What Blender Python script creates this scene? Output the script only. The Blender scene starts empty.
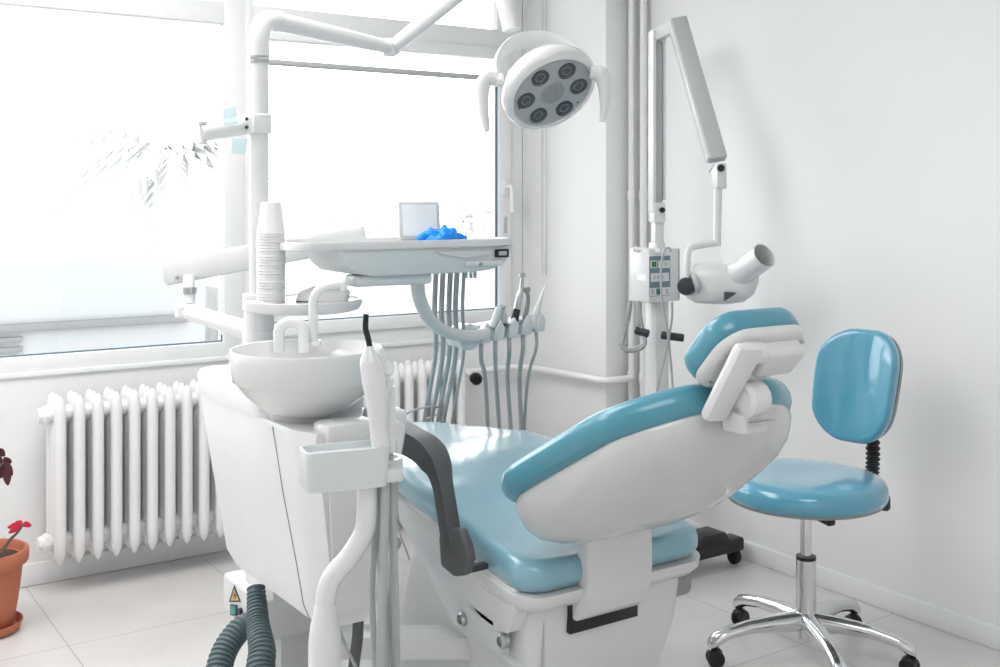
import bpy, bmesh, math, random
from mathutils import Vector, Matrix, noise
random.seed(4)
PI = math.pi
C = bpy.context.scene.collection
V = Vector
YAW = math.radians(34.05); SN, CS = math.sin(YAW), math.cos(YAW)
F, EYE = 1117.0, 1.45

def W(px, py, d=None, x=None, y=None, z=None):
    """photo position + one known world quantity -> world point"""
    t, s = (px-500)/F, (py-200)/F
    v = V((t*CS+SN, CS-t*SN, -s))
    if d is None:
        if x is not None: d = x/v.x
        elif y is not None: d = y/v.y
        else: d = (z-EYE)/v.z
    return V((0, 0, EYE)) + v*d
LAT = V((CS, -SN, 0)); FWD = V((SN, CS, 0)); UP = V((0, 0, 1))
def cam(lat, d, z): return LAT*lat + FWD*d + UP*z

# ---------------------------------------------------------------- materials
def mat(name, col, rough=.4, metal=0., coat=0., var=.02, scale=18, trans=0., bump=0., alpha=1., emis=None, ior=1.45, sub=0.):
    m = bpy.data.materials.new(name); m.use_nodes = True
    nt = m.node_tree; b = nt.nodes['Principled BSDF']
    b.inputs['Roughness'].default_value = rough; b.inputs['Metallic'].default_value = metal
    b.inputs['Coat Weight'].default_value = coat; b.inputs['Coat Roughness'].default_value = .04
    b.inputs['Transmission Weight'].default_value = trans; b.inputs['Alpha'].default_value = alpha
    b.inputs['IOR'].default_value = ior
    tc = nt.nodes.new('ShaderNodeTexCoord'); n = nt.nodes.new('ShaderNodeTexNoise')
    n.inputs['Scale'].default_value = scale; n.inputs['Detail'].default_value = 3
    nt.links.new(tc.outputs['Object'], n.inputs['Vector'])
    r = nt.nodes.new('ShaderNodeMix'); r.data_type = 'RGBA'
    r.inputs[6].default_value = tuple(c*(1-var) for c in col)+(1,)
    r.inputs[7].default_value = tuple(min(1, c*(1+var)) for c in col)+(1,)
    nt.links.new(n.outputs['Fac'], r.inputs[0]); nt.links.new(r.outputs[2], b.inputs['Base Color'])
    if bump:
        bp = nt.nodes.new('ShaderNodeBump'); bp.inputs['Strength'].default_value = bump; bp.inputs['Distance'].default_value = .004
        nt.links.new(n.outputs['Fac'], bp.inputs['Height']); nt.links.new(bp.outputs['Normal'], b.inputs['Normal'])
    if emis:
        b.inputs['Emission Color'].default_value = tuple(col)+(1,); b.inputs['Emission Strength'].default_value = emis
    return m
def srgb(r, g, b):
    f = lambda c: (c/255/12.92) if c/255 <= .04045 else ((c/255+.055)/1.055)**2.4
    return (f(r), f(g), f(b))

M = {}
M['white'] = mat('white_enamel', (.73,.74,.74), .28, coat=.3)
M['plastic'] = mat('white_plastic', (.72,.73,.73), .35, coat=.15)
M['shell'] = mat('backrest_shell_plastic', (.62,.635,.625), .25, coat=.4)
M['cool'] = mat('cool_white_plastic', (.675,.72,.725), .3, coat=.3)
M['ceram'] = mat('white_ceramic', (.74,.75,.75), .12, coat=.6)
M['wall'] = mat('wall_paint', (.87,.875,.875), .75, var=.006, scale=2, bump=.02)
M['frame'] = mat('window_pvc', (.88,.885,.885), .35)
M['ceil'] = mat('ceiling_paint', (.84,.84,.84), .8, var=.01)
M['trimw'] = mat('baseboard_paint', (.86,.87,.87), .35)
M['rad'] = mat('radiator_enamel', (.86,.86,.86), .35, coat=.2, bump=.05, scale=40)
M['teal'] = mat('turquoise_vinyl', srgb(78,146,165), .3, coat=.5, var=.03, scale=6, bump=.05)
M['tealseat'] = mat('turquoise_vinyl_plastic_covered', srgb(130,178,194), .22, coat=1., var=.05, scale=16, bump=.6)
M['tealstool'] = mat('blue_vinyl_plastic_covered', srgb(88,160,186), .2, coat=1., var=.05, scale=13, bump=.55)
M['grey'] = mat('dark_grey_rubber', srgb(86,88,90), .5)
M['viewer'] = mat('viewer_frame', srgb(190,192,194), .4)
M['backgrey'] = mat('grey_plastic', srgb(150,152,154), .5)
M['midgrey'] = mat('mid_grey_plastic', srgb(190,192,193), .45)
M['black'] = mat('black_plastic', (.012,.013,.015), .35)
M['dark'] = mat('dark_metal', (.035,.04,.045), .4)
M['chrome'] = mat('chrome', (.72,.73,.74), .12, metal=1., var=.01)
M['steel'] = mat('steel', (.5,.51,.52), .3, metal=1.)
M['tube'] = mat('grey_silicone_hose', srgb(172,177,178), .45)
M['hose'] = mat('slate_corrugated_hose', srgb(96,114,118), .5)
M['lampface'] = mat('lamp_face_grey', srgb(176,180,180), .4)
M['lens'] = mat('dark_lens', srgb(72,74,76), .15, coat=.6)
M['green'] = mat('green_switch', srgb(40,150,140), .3)
M['led'] = mat('green_display', srgb(30,120,80), .3)
M['panel'] = mat('panel_slate', srgb(112,138,146), .4)
M['yellow'] = mat('warning_sticker', srgb(205,170,120), .5)
M['blueglove'] = mat('blue_nitrile', srgb(10,138,235), .4, var=.15, scale=30, bump=.5)
M['terra'] = mat('terracotta', srgb(186,112,84), .7, var=.06, scale=12, bump=.1)
M['soil'] = mat('soil', (.06,.04,.03), .95, var=.5, scale=90, bump=.9)
M['stem'] = mat('woody_stem', srgb(96,84,80), .8, var=.2, scale=60)
M['red'] = mat('red_leaf', srgb(196,30,58), .5, var=.15, scale=30)
M['maroon'] = mat('withered_maroon_leaf', srgb(74,30,38), .7, var=.3, scale=30)
M['cup'] = mat('translucent_white_cup', (.84,.85,.85), .25, trans=.15, var=.01)
M['paper'] = mat('white_paper', (.82,.82,.82), .8, bump=.2)
M['cleartint'] = mat('clear_tinted_plastic', (.62,.8,.84), .15, alpha=.55)
M['clear'] = mat('clear_plastic', (.85,.88,.9), .1, alpha=.45)
M['pale_gasket'] = mat('dark_gasket', srgb(105,128,140), .5)
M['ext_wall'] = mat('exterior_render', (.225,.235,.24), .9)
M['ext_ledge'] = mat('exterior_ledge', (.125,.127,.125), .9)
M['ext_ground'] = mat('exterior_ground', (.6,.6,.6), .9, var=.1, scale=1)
M['ext_leaf'] = mat('haze_paled_foliage', (.55,.56,.55), .9, var=.2, scale=3)  # leaf colour paled to imitate bright haze outside
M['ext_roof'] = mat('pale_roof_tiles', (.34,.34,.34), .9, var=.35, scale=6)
M['hazed_bark'] = mat('pale_bark', (.5,.5,.5), .9, var=.2)  # bark lightened the same way, haze put into its colour

for k_, sh_, cr_ in (('tealseat',.5,.22),('tealstool',.25,.08)):
    b_ = M[k_].node_tree.nodes['Principled BSDF']
    b_.inputs['Sheen Weight'].default_value = sh_; b_.inputs['Sheen Roughness'].default_value = .35; b_.inputs['Coat Roughness'].default_value = cr_

def glass_mat():
    m = bpy.data.materials.new('window_glass'); m.use_nodes = True
    nt = m.node_tree; nt.nodes.clear()
    o = nt.nodes.new('ShaderNodeOutputMaterial'); mx = nt.nodes.new('ShaderNodeMixShader')
    t = nt.nodes.new('ShaderNodeBsdfTransparent'); g = nt.nodes.new('ShaderNodeBsdfGlossy'); fr = nt.nodes.new('ShaderNodeFresnel')
    n = nt.nodes.new('ShaderNodeTexNoise'); n.inputs['Scale'].default_value = 1.5
    mr = nt.nodes.new('ShaderNodeMapRange'); mr.inputs[3].default_value = .93; mr.inputs[4].default_value = .98
    nt.links.new(n.outputs['Fac'], mr.inputs[0]); nt.links.new(mr.outputs[0], t.inputs['Color'])
    g.inputs['Roughness'].default_value = .02; fr.inputs['IOR'].default_value = 1.3
    nt.links.new(fr.outputs[0], mx.inputs[0]); nt.links.new(t.outputs[0], mx.inputs[1]); nt.links.new(g.outputs[0], mx.inputs[2])
    nt.links.new(mx.outputs[0], o.inputs['Surface']); return m
M['glass'] = glass_mat()

def floor_mat():
    m = bpy.data.materials.new('floor_tiles'); m.use_nodes = True
    nt = m.node_tree; b = nt.nodes['Principled BSDF']
    tc = nt.nodes.new('ShaderNodeTexCoord'); mp = nt.nodes.new('ShaderNodeMapping')
    mp.inputs['Location'].default_value = (-.871+.663*3, -2.47+.663*5, 0)
    nt.links.new(tc.outputs['Object'], mp.inputs['Vector'])
    br = nt.nodes.new('ShaderNodeTexBrick'); br.offset = 0; br.squash = 1
    br.inputs['Scale'].default_value = 1; br.inputs['Brick Width'].default_value = .663; br.inputs['Row Height'].default_value = .663
    br.inputs['Mortar Size'].default_value = .0022; br.inputs['Mortar Smooth'].default_value = .2; br.inputs['Bias'].default_value = 0
    a = srgb(221,218,216); 
    br.inputs['Color1'].default_value = a+(1,); br.inputs['Color2'].default_value = srgb(217,215,214)+(1,); br.inputs['Mortar'].default_value = srgb(180,178,176)+(1,)
    nt.links.new(mp.outputs[0], br.inputs['Vector'])
    n = nt.nodes.new('ShaderNodeTexNoise'); n.inputs['Scale'].default_value = 2.3; n.inputs['Detail'].default_value = 6; n.inputs['Distortion'].default_value = .8
    nt.links.new(tc.outputs['Object'], n.inputs['Vector'])
    mr = nt.nodes.new('ShaderNodeMapRange'); mr.inputs[1].default_value=.3; mr.inputs[2].default_value=.7; mr.inputs[3].default_value = .92; mr.inputs[4].default_value = 1.03
    nt.links.new(n.outputs['Fac'], mr.inputs[0])
    mu = nt.nodes.new('ShaderNodeVectorMath'); mu.operation = 'SCALE'
    nt.links.new(br.outputs['Color'], mu.inputs[0]); nt.links.new(mr.outputs[0], mu.inputs['Scale'])
    nt.links.new(mu.outputs[0], b.inputs['Base Color']); b.inputs['Roughness'].default_value = .32
    return m
M['floor'] = floor_mat()

# ---------------------------------------------------------------- mesh helpers
def spl(pts, n=8):
    pts = [V(p) for p in pts]; out = []
    P = [pts[0]*2-pts[1]]+pts+[pts[-1]*2-pts[-2]]
    for i in range(1, len(P)-2):
        a, b, c, d = P[i-1:i+3]
        for k in range(n):
            t = k/n
            out.append(.5*((2*b)+(c-a)*t+(2*a-5*b+4*c-d)*t*t+(3*b-a-3*c+d)*t**3))
    out.append(pts[-1]); return out
def frame(n, up=UP):
    n = V(n).normalized(); u = V(up) if abs(n.dot(V(up))) < .95 else V((1,0,0))
    x = u.cross(n).normalized(); y = n.cross(x); return Matrix((x, y, n)).transposed()

class MB:
    def __init__(s): s.b = bmesh.new()
    def merge(s, o):
        me = bpy.data.meshes.new('t'); o.to_mesh(me); o.free(); s.b.from_mesh(me); bpy.data.meshes.remove(me); return s
    def box(s, a, b, bev=.004, R=None, at=None, seg=2):
        """axis box from a to b; optional rotation R (3x3) about at"""
        o = bmesh.new(); a, b = V(a), V(b)
        bmesh.ops.create_cube(o, size=1); sz = b-a
        for v in o.verts: v.co = V((v.co.x*abs(sz.x), v.co.y*abs(sz.y), v.co.z*abs(sz.z))) + (a+b)/2
        if bev: bmesh.ops.bevel(o, geom=o.edges[:], offset=min(bev, min(abs(c) for c in sz)*.45), segments=seg, profile=.5, affect='EDGES')
        if R is not None:
            at = V(at) if at is not None else (a+b)/2
            for v in o.verts: v.co = R@(v.co-at)+at
        return s.merge(o)
    def obox(s, c, size, R, bev=.004, seg=2):
        c = V(c); h = V(size)/2
        return s.box(c-h, c+h, bev, R, c, seg)
    def beam(s, p, q, w, h, bev=.004, up=UP, w2=None, h2=None):
        p, q = V(p), V(q); R = frame(q-p, up); o = bmesh.new()
        bmesh.ops.create_cube(o, size=1); L = (q-p).length
        for v in o.verts:
            far = v.co.z > 0
            ww = (w2 if (far and w2) else w); hh = (h2 if (far and h2) else h)
            v.co = V((v.co.x*ww, v.co.y*hh, v.co.z*L))
        if bev: bmesh.ops.bevel(o, geom=o.edges[:], offset=bev, segments=2, profile=.5, affect='EDGES')
        for v in o.verts: v.co = R@v.co+(p+q)/2
        return s.merge(o)
    def tube(s, pts, r, n=14, cap=True):
        pts = [V(p) for p in pts]
        rr = r if isinstance(r, (list, tuple)) else [r]*len(pts)
        if len(rr) != len(pts):
            rr = [rr[min(int(i*(len(rr)-1)/(len(pts)-1)), len(rr)-2)]*(1-((i*(len(rr)-1)/(len(pts)-1))%1 if i < len(pts)-1 else 1)) + rr[min(int(i*(len(rr)-1)/(len(pts)-1))+1, len(rr)-1)]*(((i*(len(rr)-1)/(len(pts)-1))%1) if i < len(pts)-1 else 1) for i in range(len(pts))]
        rings = []; T0 = (pts[1]-pts[0]).normalized(); X = frame(T0).col[0].copy()
        for i, p in enumerate(pts):
            T = (pts[min(i+1, len(pts)-1)]-pts[max(i-1, 0)]).normalized()
            X = (X-T*X.dot(T)).normalized(); Y = T.cross(X)
            rings.append([s.b.verts.new(p+(X*math.cos(2*PI*k/n)+Y*math.sin(2*PI*k/n))*rr[i]) for k in range(n)])
        s.skin(rings, cap); return s
    def skin(s, rings, cap=True, closed=True):
        n = len(rings[0])
        for a, b in zip(rings, rings[1:]):
            for k in range(n if closed else n-1):
                s.b.faces.new((a[k], a[(k+1) % n], b[(k+1) % n], b[k]))
        if cap:
            s.b.faces.new(list(reversed(rings[0]))); s.b.faces.new(rings[-1])
        return s
    def cyl(s, p, q, r, r2=None, n=24, bev=0):
        p, q = V(p), V(q); r2 = r if r2 is None else r2
        if bev:
            T = (q-p).normalized(); L = (q-p).length
            return s.lathe(p, T, [(0,0),(r-bev,0),(r,bev),(r2,L-bev),(r2-bev,L),(0,L)], n)
        return s.tube([p, q], [r, r2], n)
    def lathe(s, c, axis, prof, n=32, sx=1, sy=1, up=UP):
        """prof: list of (radius, height along axis)"""
        c = V(c); R = frame(axis, up) if abs(V(axis).normalized().z) < .999 else (Matrix.Identity(3) if V(axis).z > 0 else Matrix(((1,0,0),(0,-1,0),(0,0,-1))))
        rings = []
        for r, h in prof:
            if r < 1e-6: rings.append([s.b.verts.new(c+R@V((0,0,h)))]); continue
            rings.append([s.b.verts.new(c+R@V((r*sx*math.cos(2*PI*k/n), r*sy*math.sin(2*PI*k/n), h))) for k in range(n)])
        for a, b in zip(rings, rings[1:]):
            for k in range(n):
                if len(a) == 1 and len(b) == 1: continue
                if len(a) == 1: s.b.faces.new((a[0], b[(k+1) % n], b[k]))
                elif len(b) == 1: s.b.faces.new((a[k], a[(k+1) % n], b[0]))
                else: s.b.faces.new((a[k], a[(k+1) % n], b[(k+1) % n], b[k]))
        return s
    def rings2d(s, outline, rings, fn):
        """closed shape: outline 2d points around 0, rings of (scale,h), fn(u,v,h)->world. first/last ring scale 0 = pole"""
        n = len(outline); rs = []
        for sc, h in rings:
            if sc == 0: rs.append([s.b.verts.new(fn(0, 0, h))])
            else: rs.append([s.b.verts.new(fn(u*sc, v*sc, h)) for u, v in outline])
        for a, b in zip(rs, rs[1:]):
            for k in range(n):
                if len(a) == 1: s.b.faces.new((a[0], b[(k+1) % n], b[k]))
                elif len(b) == 1: s.b.faces.new((a[k], a[(k+1) % n], b[0]))
                else: s.b.faces.new((a[k], a[(k+1) % n], b[(k+1) % n], b[k]))
        return s
    def prism(s, poly, ext, bev=.004):
        """poly: world 3d points of a planar polygon, ext: extrusion vector"""
        o = bmesh.new(); ext = V(ext)
        a = [o.verts.new(V(p)) for p in poly]; b = [o.verts.new(V(p)+ext) for p in poly]; n = len(a)
        o.faces.new(a); o.faces.new(list(reversed(b)))
        for k in range(n): o.faces.new((a[(k+1) % n], a[k], b[k], b[(k+1) % n]))
        bmesh.ops.recalc_face_normals(o, faces=o.faces[:])
        if bev: bmesh.ops.bevel(o, geom=o.edges[:], offset=bev, segments=2, profile=.5, affect='EDGES')
        return s.merge(o)
    def ball(s, c, r, sc=(1,1,1), n=16, R=None):
        o = bmesh.new(); bmesh.ops.create_uvsphere(o, u_segments=n, v_segments=n//2+2, radius=r)
        for v in o.verts:
            v.co = V((v.co.x*sc[0], v.co.y*sc[1], v.co.z*sc[2]))
            if R is not None: v.co = R@v.co
            v.co += V(c)
        return s.merge(o)
    def build(s, name, m, parent=None, ang=40, **tags):
        bmesh.ops.recalc_face_normals(s.b, faces=s.b.faces[:])
        off = V((0,0,0))
        p = parent
        while p is not None: off += p.location; p = p.parent
        loc = tags.pop('loc', None)
        if loc is not None: off = off+V(loc)
        for v in s.b.verts: v.co -= off
        me = bpy.data.meshes.new(name); s.b.to_mesh(me); s.b.free()
        me.materials.append(M[m] if isinstance(m, str) else m)
        for f in me.polygons: f.use_smooth = True
        me.set_sharp_from_angle(angle=math.radians(ang))
        o = bpy.data.objects.new(name, me); C.objects.link(o)
        if loc is not None: o.location = V(loc)
        if parent: o.parent = parent
        for k, v in tags.items(): o[k] = v
        return o
def thing(name, loc, label, cat, group=None):
    o = bpy.data.objects.new(name, None); C.objects.link(o); o.location = V(loc); o.empty_display_size = .1
    o['label'] = label; o['category'] = cat
    if group: o['group'] = group
    return o
def solo(o, label, cat, group=None):
    o['label'] = label; o['category'] = cat
    if group: o['group'] = group
    return o
def copy_tree(o, parent=None):
    c = o.copy(); C.objects.link(c); c.parent = parent
    for ch in list(o.children): copy_tree(ch, c)
    return c
def S(o): o['kind'] = 'structure'; return o
def rrect(w, h, r, n=8, taper=0, bulge=0):
    """rounded rectangle outline (half sizes w,h) ; taper narrows at +v ; bulge rounds sides"""
    out = []
    for cx, cy, a0 in ((w-r, h-r, 0), (-w+r, h-r, PI/2), (-w+r, -h+r, PI), (w-r, -h+r, 1.5*PI)):
        for k in range(n+1):
            a = a0+PI/2*k/n; out.append((cx+r*math.cos(a), cy+r*math.sin(a)))
    # subdivide long sides
    res = []
    for i, p in enumerate(out):
        q = out[(i+1) % len(out)]; L = math.hypot(q[0]-p[0], q[1]-p[1]); m = max(1, int(L/.04))
        for k in range(m): res.append((p[0]+(q[0]-p[0])*k/m, p[1]+(q[1]-p[1])*k/m))
    fin = []
    for u, v in res:
        f = 1-taper*(v/h*.5+.5); g = 1+bulge*(1-(v/h)**2); g2 = 1+bulge*(1-(u/w)**2)
        fin.append((u*f*g, v*g2))
    return fin
CUSH = [(0,0),(.5,0),(.9,0),(.96,.06),(.99,.25),(1,.5),(.992,.72),(.97,.88),(.935,.97),(.88,1.),(.75,1.),(.6,1.),(.45,1.),(.3,1.),(.15,1.),(0,1.)]

# ================================================================ SETTING
WY, WX, PX_, PY_ = 4.47, 3.35, 3.18, 3.862      # window wall plane, right wall plane, pier face, pier end
H = 2.85
S(MB().box((-1.6,-1.3,-.1),(3.55,4.7,0),0).build('floor','floor'))
S(MB().box((-1.6,-1.3,H),(3.55,4.7,H+.1),0).build('ceiling','ceil'))
S(MB().box((WX,-1.3,0),(WX+.2,4.7,H),0).build('wall_right','wall'))
S(MB().box((PX_,PY_,0),(WX+.001,WY+.001,H),.003).build('wall_pier','wall'))
ZL, ZR0, TR0, TR1, TOPZ = .862, .925, 2.18, 2.27, 2.70
x0w, xa, xb, xc, xd = -.5, 1.642, 1.821, 3.003, 3.15
S(MB().box((-1.8,-1.5,0),(-1.6,4.7,H),0).build('wall_left','wall'))
S(MB().box((-1.6,-1.5,0),(WX+.2,-1.3,H),0).build('wall_back','wall'))
w = MB()
w.box((-1.6,WY,0),(WX,WY+.25,.80),0); w.box((-1.6,WY,TOPZ+.06),(WX,WY+.25,H),0)
w.box((-1.6,WY,.80),(x0w-.08,WY+.25,TOPZ+.06),0); w.box((xd+.005,WY,.80),(WX,WY+.25,TOPZ+.06),0)
S(w.build('wall_window_side','wall'))
S(MB().box((x0w-.1,WY-.012,.785),(xd+.012,WY+.06,.805),.004).build('trim_1','trimw'))
# window frames
f1 = S(MB().build('window_1','frame'))
def fr(boxes, name, parent, m='frame', bev=.003):
    b = MB()
    for a, c in boxes: b.box(a, c, bev)
    return b.build(name, m, parent)
y0, y1 = WY-.004, WY+.07
fr([((x0w-.08,y0,.80),(xa+.05,y1,ZL)), ((x0w-.08,y0,TR0),(xa+.05,y1,TR1)), ((x0w-.08,y0,TOPZ),(xa+.05,y1,TOPZ+.06)),
    ((x0w-.081,y0-.0015,.80),(x0w,y1+.001,TOPZ+.061)), ((xa,y0-.0015,.80),(xa+.09,y1+.001,TOPZ+.061))], 'window_frame', f1)
fr([((x0w,WY+.03,ZL),(xa,WY+.036,TR0)),((x0w,WY+.03,TR1),(xa,WY+.036,TOPZ))], 'window_pane', f1, 'glass', 0)
fr([((x0w,WY+.02,ZL),(xa,WY+.03,ZL+.006)), ((xa-.005,WY+.02,ZL),(xa,WY+.03,ZL+.03))], 'gasket', f1, 'pale_gasket', 0)
f2 = S(MB().build('window_2','frame'))
fr([((xa+.09,y0,.80),(xd,y1,ZR0-.055)), ((xa+.09,y0,TR0),(xd,y1,TR1)), ((xa+.09,y0,TOPZ),(xd,y1,TOPZ+.06)),
    ((xa+.09,y0-.0015,.80),(xb-.05,y1+.001,TOPZ+.061)), ((xc+.07,y0-.0015,.80),(xd,y1+.001,TOPZ+.061))], 'window_frame', f2)
MB().box((xc,y0-.0005,TR1-.001),(xc+.075,y1-.001,TOPZ+.001),.003).build('corner_post','frame',f2)
y0s = WY-.02
sash = fr([((xb-.05,y0s-.001,ZR0-.056),(xb,y1-.009,TR0+.0005)), ((xc,y0s-.001,ZR0-.056),(xc+.07,y1-.009,TR0+.0005)),
    ((xb,y0s,ZR0-.055),(xc,y1-.01,ZR0)), ((xb,y0s,TR0-.05),(xc,y1-.01,TR0))], 'sash', f2)
fr([((xb,WY+.01,ZR0),(xc,WY+.016,TR0-.05)), ((xb,WY+.03,TR1),(xc+.07,WY+.036,TOPZ))], 'window_pane', f2, 'glass', 0)
fr([((xb,WY,ZR0),(xc,WY+.01,ZR0+.006)), ((xc-.008,WY-.004,ZR0),(xc,WY+.01,TR0-.05))], 'gasket', f2, 'pale_gasket', 0)
hx = (xc+.035)
hd = MB().box((hx-.014,y0s-.012,1.47),(hx+.014,y0s+.002,1.55),.004)
hd.tube(spl([(hx,y0s-.01,1.51),(hx,y0s-.04,1.515),(hx+.005,y0s-.048,1.50),(hx+.008,y0s-.05,1.39)],6),[.009,.009,.009,.011]).build('window_handle','trimw',f2)
MB().box((hx-.008,y0s-.006,1.29),(hx+.008,y0s+.002,1.37),.003).build('latch_plate','midgrey',f2)
# grey rod across the sash
rod = MB().cyl((xb-.02,WY-.035,2.03),(xc+.02,WY-.035,2.03),.013).cyl((xb-.02,WY-.035,2.03),(xb-.02,y0s+.002,2.03),.006).cyl((xc+.02,WY-.035,2.03),(xc+.02,y0s+.002,2.03),.006)
solo(rod.build('curtain_rod','midgrey'), 'thin grey rod running across the upper part of the right window', 'rod')
# blind cord on the pier
bc = MB().tube(spl([(PX_-.012,4.335,2.75),(PX_-.012,4.335,1.22),(PX_-.012,4.32,1.19),(PX_-.012,4.305,1.22),(PX_-.012,4.305,2.75)],6),.0028,8)
bc.box((PX_-.02,4.29,2.74),(PX_+.001,4.35,2.79),.003)
solo(bc.build('blind_cord','trimw'), 'thin white cord loop hanging on the wall beside the right window', 'cord')
# baseboards
def base(name, a, b):
    S(MB().box(a, b, .005).build(name, 'trimw'))
base('baseboard_right', (WX-.014,-1.3,0),(WX+.001,PY_,.075))
base('baseboard_left', (-1.6,WY-.012,0),(PX_-.012,WY+.001,.085))
base('baseboard_pier', (PX_-.013,PY_-.013,0),(PX_+.001,WY-.013,.08))
base('baseboard_pier_front', (PX_-.013,PY_-.013,0),(WX-.015,PY_+.001,.08))

# heating pipes
hp = thing('heating_pipe', (2.3,4.42,.645), 'white heating pipe running along the wall below the window and round the pier', 'pipe')
MB().tube(spl([(2.72,4.425,.645),(2.9,4.425,.645),(3.06,4.415,.645),(3.125,4.35,.645),(3.132,4.2,.647),(3.132,3.95,.652),(3.135,3.82,.655),(3.20,3.80,.655),(3.275,3.80,.655)],6),.016).build('pipe','rad',hp)
v = MB().cyl((2.705,4.41,.645),(2.76,4.425,.645),.022,.02).build('valve_body','rad',hp)
MB().lathe((2.80,4.355,.628),(-.3,-1,-.1),[(0,0),(.022,0),(.028,.01),(.028,.04),(.02,.05),(0,.05)],12).build('valve_knob','black',hp)
MB().cyl((2.80,4.425,.645),(2.80,4.355,.628),.012).build('valve_stem','rad',hp)
for i,(x,y,lb) in enumerate(((3.30,3.825,'white vertical heating pipe in the corner of the pier, the one nearer the pier'),(3.315,3.765,'white vertical heating pipe on the right wall, the one farther from the pier'))):
    p = MB().cyl((x,y,0),(x,y,H),.016)
    for z in (1.47,.66): p.cyl((x,y,z-.02),(x,y,z+.02),.021)
    solo(p.build('heating_riser','rad'), lb, 'pipe', 'vertical heating pipes')

# ================================================================ RADIATORS
def radiator(name, xs, n, pitch, yc, z0, z1, label, cap_left=True):
    r = thing(name, (xs,yc,0), label, 'radiator', 'cast iron radiators under the windows')
    def section(x):
        m = MB(); w = .046
        # front and rear columns, flattened with pointed ends, joined by hubs
        for yy, d in ((yc-.062,.036),(yc+.0,.03),(yc+.062,.036)):
            prof = [(0,z0),(.010,z0+.012),(.02,z0+.04),(.0215,z0+.09),(.0215,z1-.09),(.02,z1-.04),(.012,z1-.012),(0,z1)]
            m.lathe((x,yy,0),(0,0,1),prof,16,sx=1,sy=1.25)
        for zz in (z0+.075,z1-.075):
            m.box((x-.012,yc-.065,zz-.03),(x+.012,yc+.065,zz+.03),.01)
            m.lathe((x-pitch/2,yc,zz),(1,0,0),[(0,0),(.03,0),(.032,.012),(.026,pitch/2),(.032,pitch-.012),(.03,pitch),(0,pitch)],16)
        # thin web fins giving the depth
        m.box((x-.004,yc-.075,z0+.03),(x+.004,yc+.075,z1-.03),.003)
        return m
    first = section(xs).build('radiator_section','rad',r)
    for k in range(1, n):
        c = first.copy(); C.objects.link(c); c.parent = r; c.location = (k*pitch,0,0)
    for zz in (z0+.075,z1-.075):
        cp = MB(); cp.lathe((xs-pitch/2+.004,yc,zz),(-1,0,0),[(0,0),(.036,0),(.038,.012),(.030,.02),(.026,.035),(0,.035)],8)
        cp.build('end_plug','rad',r)
    MB().cyl((xs+(n-.5)*pitch-.004,yc,z1-.075),(xs+(n-.5)*pitch+.03,yc+.07,z1-.085),.016).build('union','rad',r)
    for k in (1,n-2):
        MB().box((xs+(k+.5)*pitch-.012,yc+.05,z0+.1),(xs+(k+.5)*pitch+.012,WY-.001,z0+.13),.003).build('bracket','rad',r)
    return r
radiator('radiator', .95, 12, .067, 4.33, .115, .735, 'white cast iron column radiator under the left window, beside the potted plant')
radiator('radiator', 2.0, 11, .067, 4.33, .115, .735, 'short white cast iron radiator under the right window, seen behind grey hoses')

# ================================================================ DENTAL CHAIR
CX = 1.81
ch = thing('dental_chair', (CX,2.6,0), 'reclined dental patient chair with turquoise upholstery, white shell and dark grey armrest', 'dental chair')
def lerp_tab(t, tab):
    for (a, va), (b, vb) in zip(tab, tab[1:]):
        if t <= b:
            k = max(0, (t-a)/(b-a)); k = k*k*(3-2*k)*.5+k*.5; return va+(vb-va)*k
    return tab[-1][1]
ZT = [(2.15,.585),(2.3,.60),(2.45,.63),(2.62,.672),(2.8,.703),(2.93,.707),(3.1,.69),(3.35,.665),(3.62,.635)]
HW = [(2.15,.300),(2.7,.300),(2.95,.285),(3.3,.25),(3.62,.225)]
def seat_pts(half=1.0, y0=2.145, y1=3.62, r=.075):
    yc, hh = (y0+y1)/2, (y1-y0)/2
    out = rrect(.30, hh, r)
    return [(u/.30, v) for u, v in out], yc
so, syc = seat_pts()
def seatmap(tz, th, wadd=0.):
    def fn(u, v, h):
        y = syc+v; wv = lerp_tab(y, HW)+wadd
        zt = lerp_tab(y, ZT)
        dip = .012*math.cos(min(1, abs(u))*PI/2)
        return V((CX+.012+u*wv, y, zt-th*(1-h)+tz-(dip if h > .98 else 0)))
    return fn
SR = [(0,0),(.5,0),(.93,0),(.98,.10),(.998,.35),(1,.6),(.992,.8),(.975,.93),(.945,1.),(.9,1.01),(.82,1.01),(.7,1.),(.6,1.),(.5,1.),(.4,1.),(.3,1.),(.2,1.),(.1,1.),(0,1.)]
MB().rings2d(so, SR, seatmap(0, .085)).build('seat_cushion','tealseat',ch,60)
def panmap(u, v, h):
    y = syc+v; wv = lerp_tab(y, HW)
    return V((CX+.012+u*wv*1.01, y, lerp_tab(y, ZT)-.083-.055*(1-h)))
MB().rings2d(so, [(0,0),(.5,0),(.9,0),(.97,.2),(1.0,.6),(1.005,1),(.9,1),(.5,1),(0,1)], panmap).build('seat_pan','white',ch,60)
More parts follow.
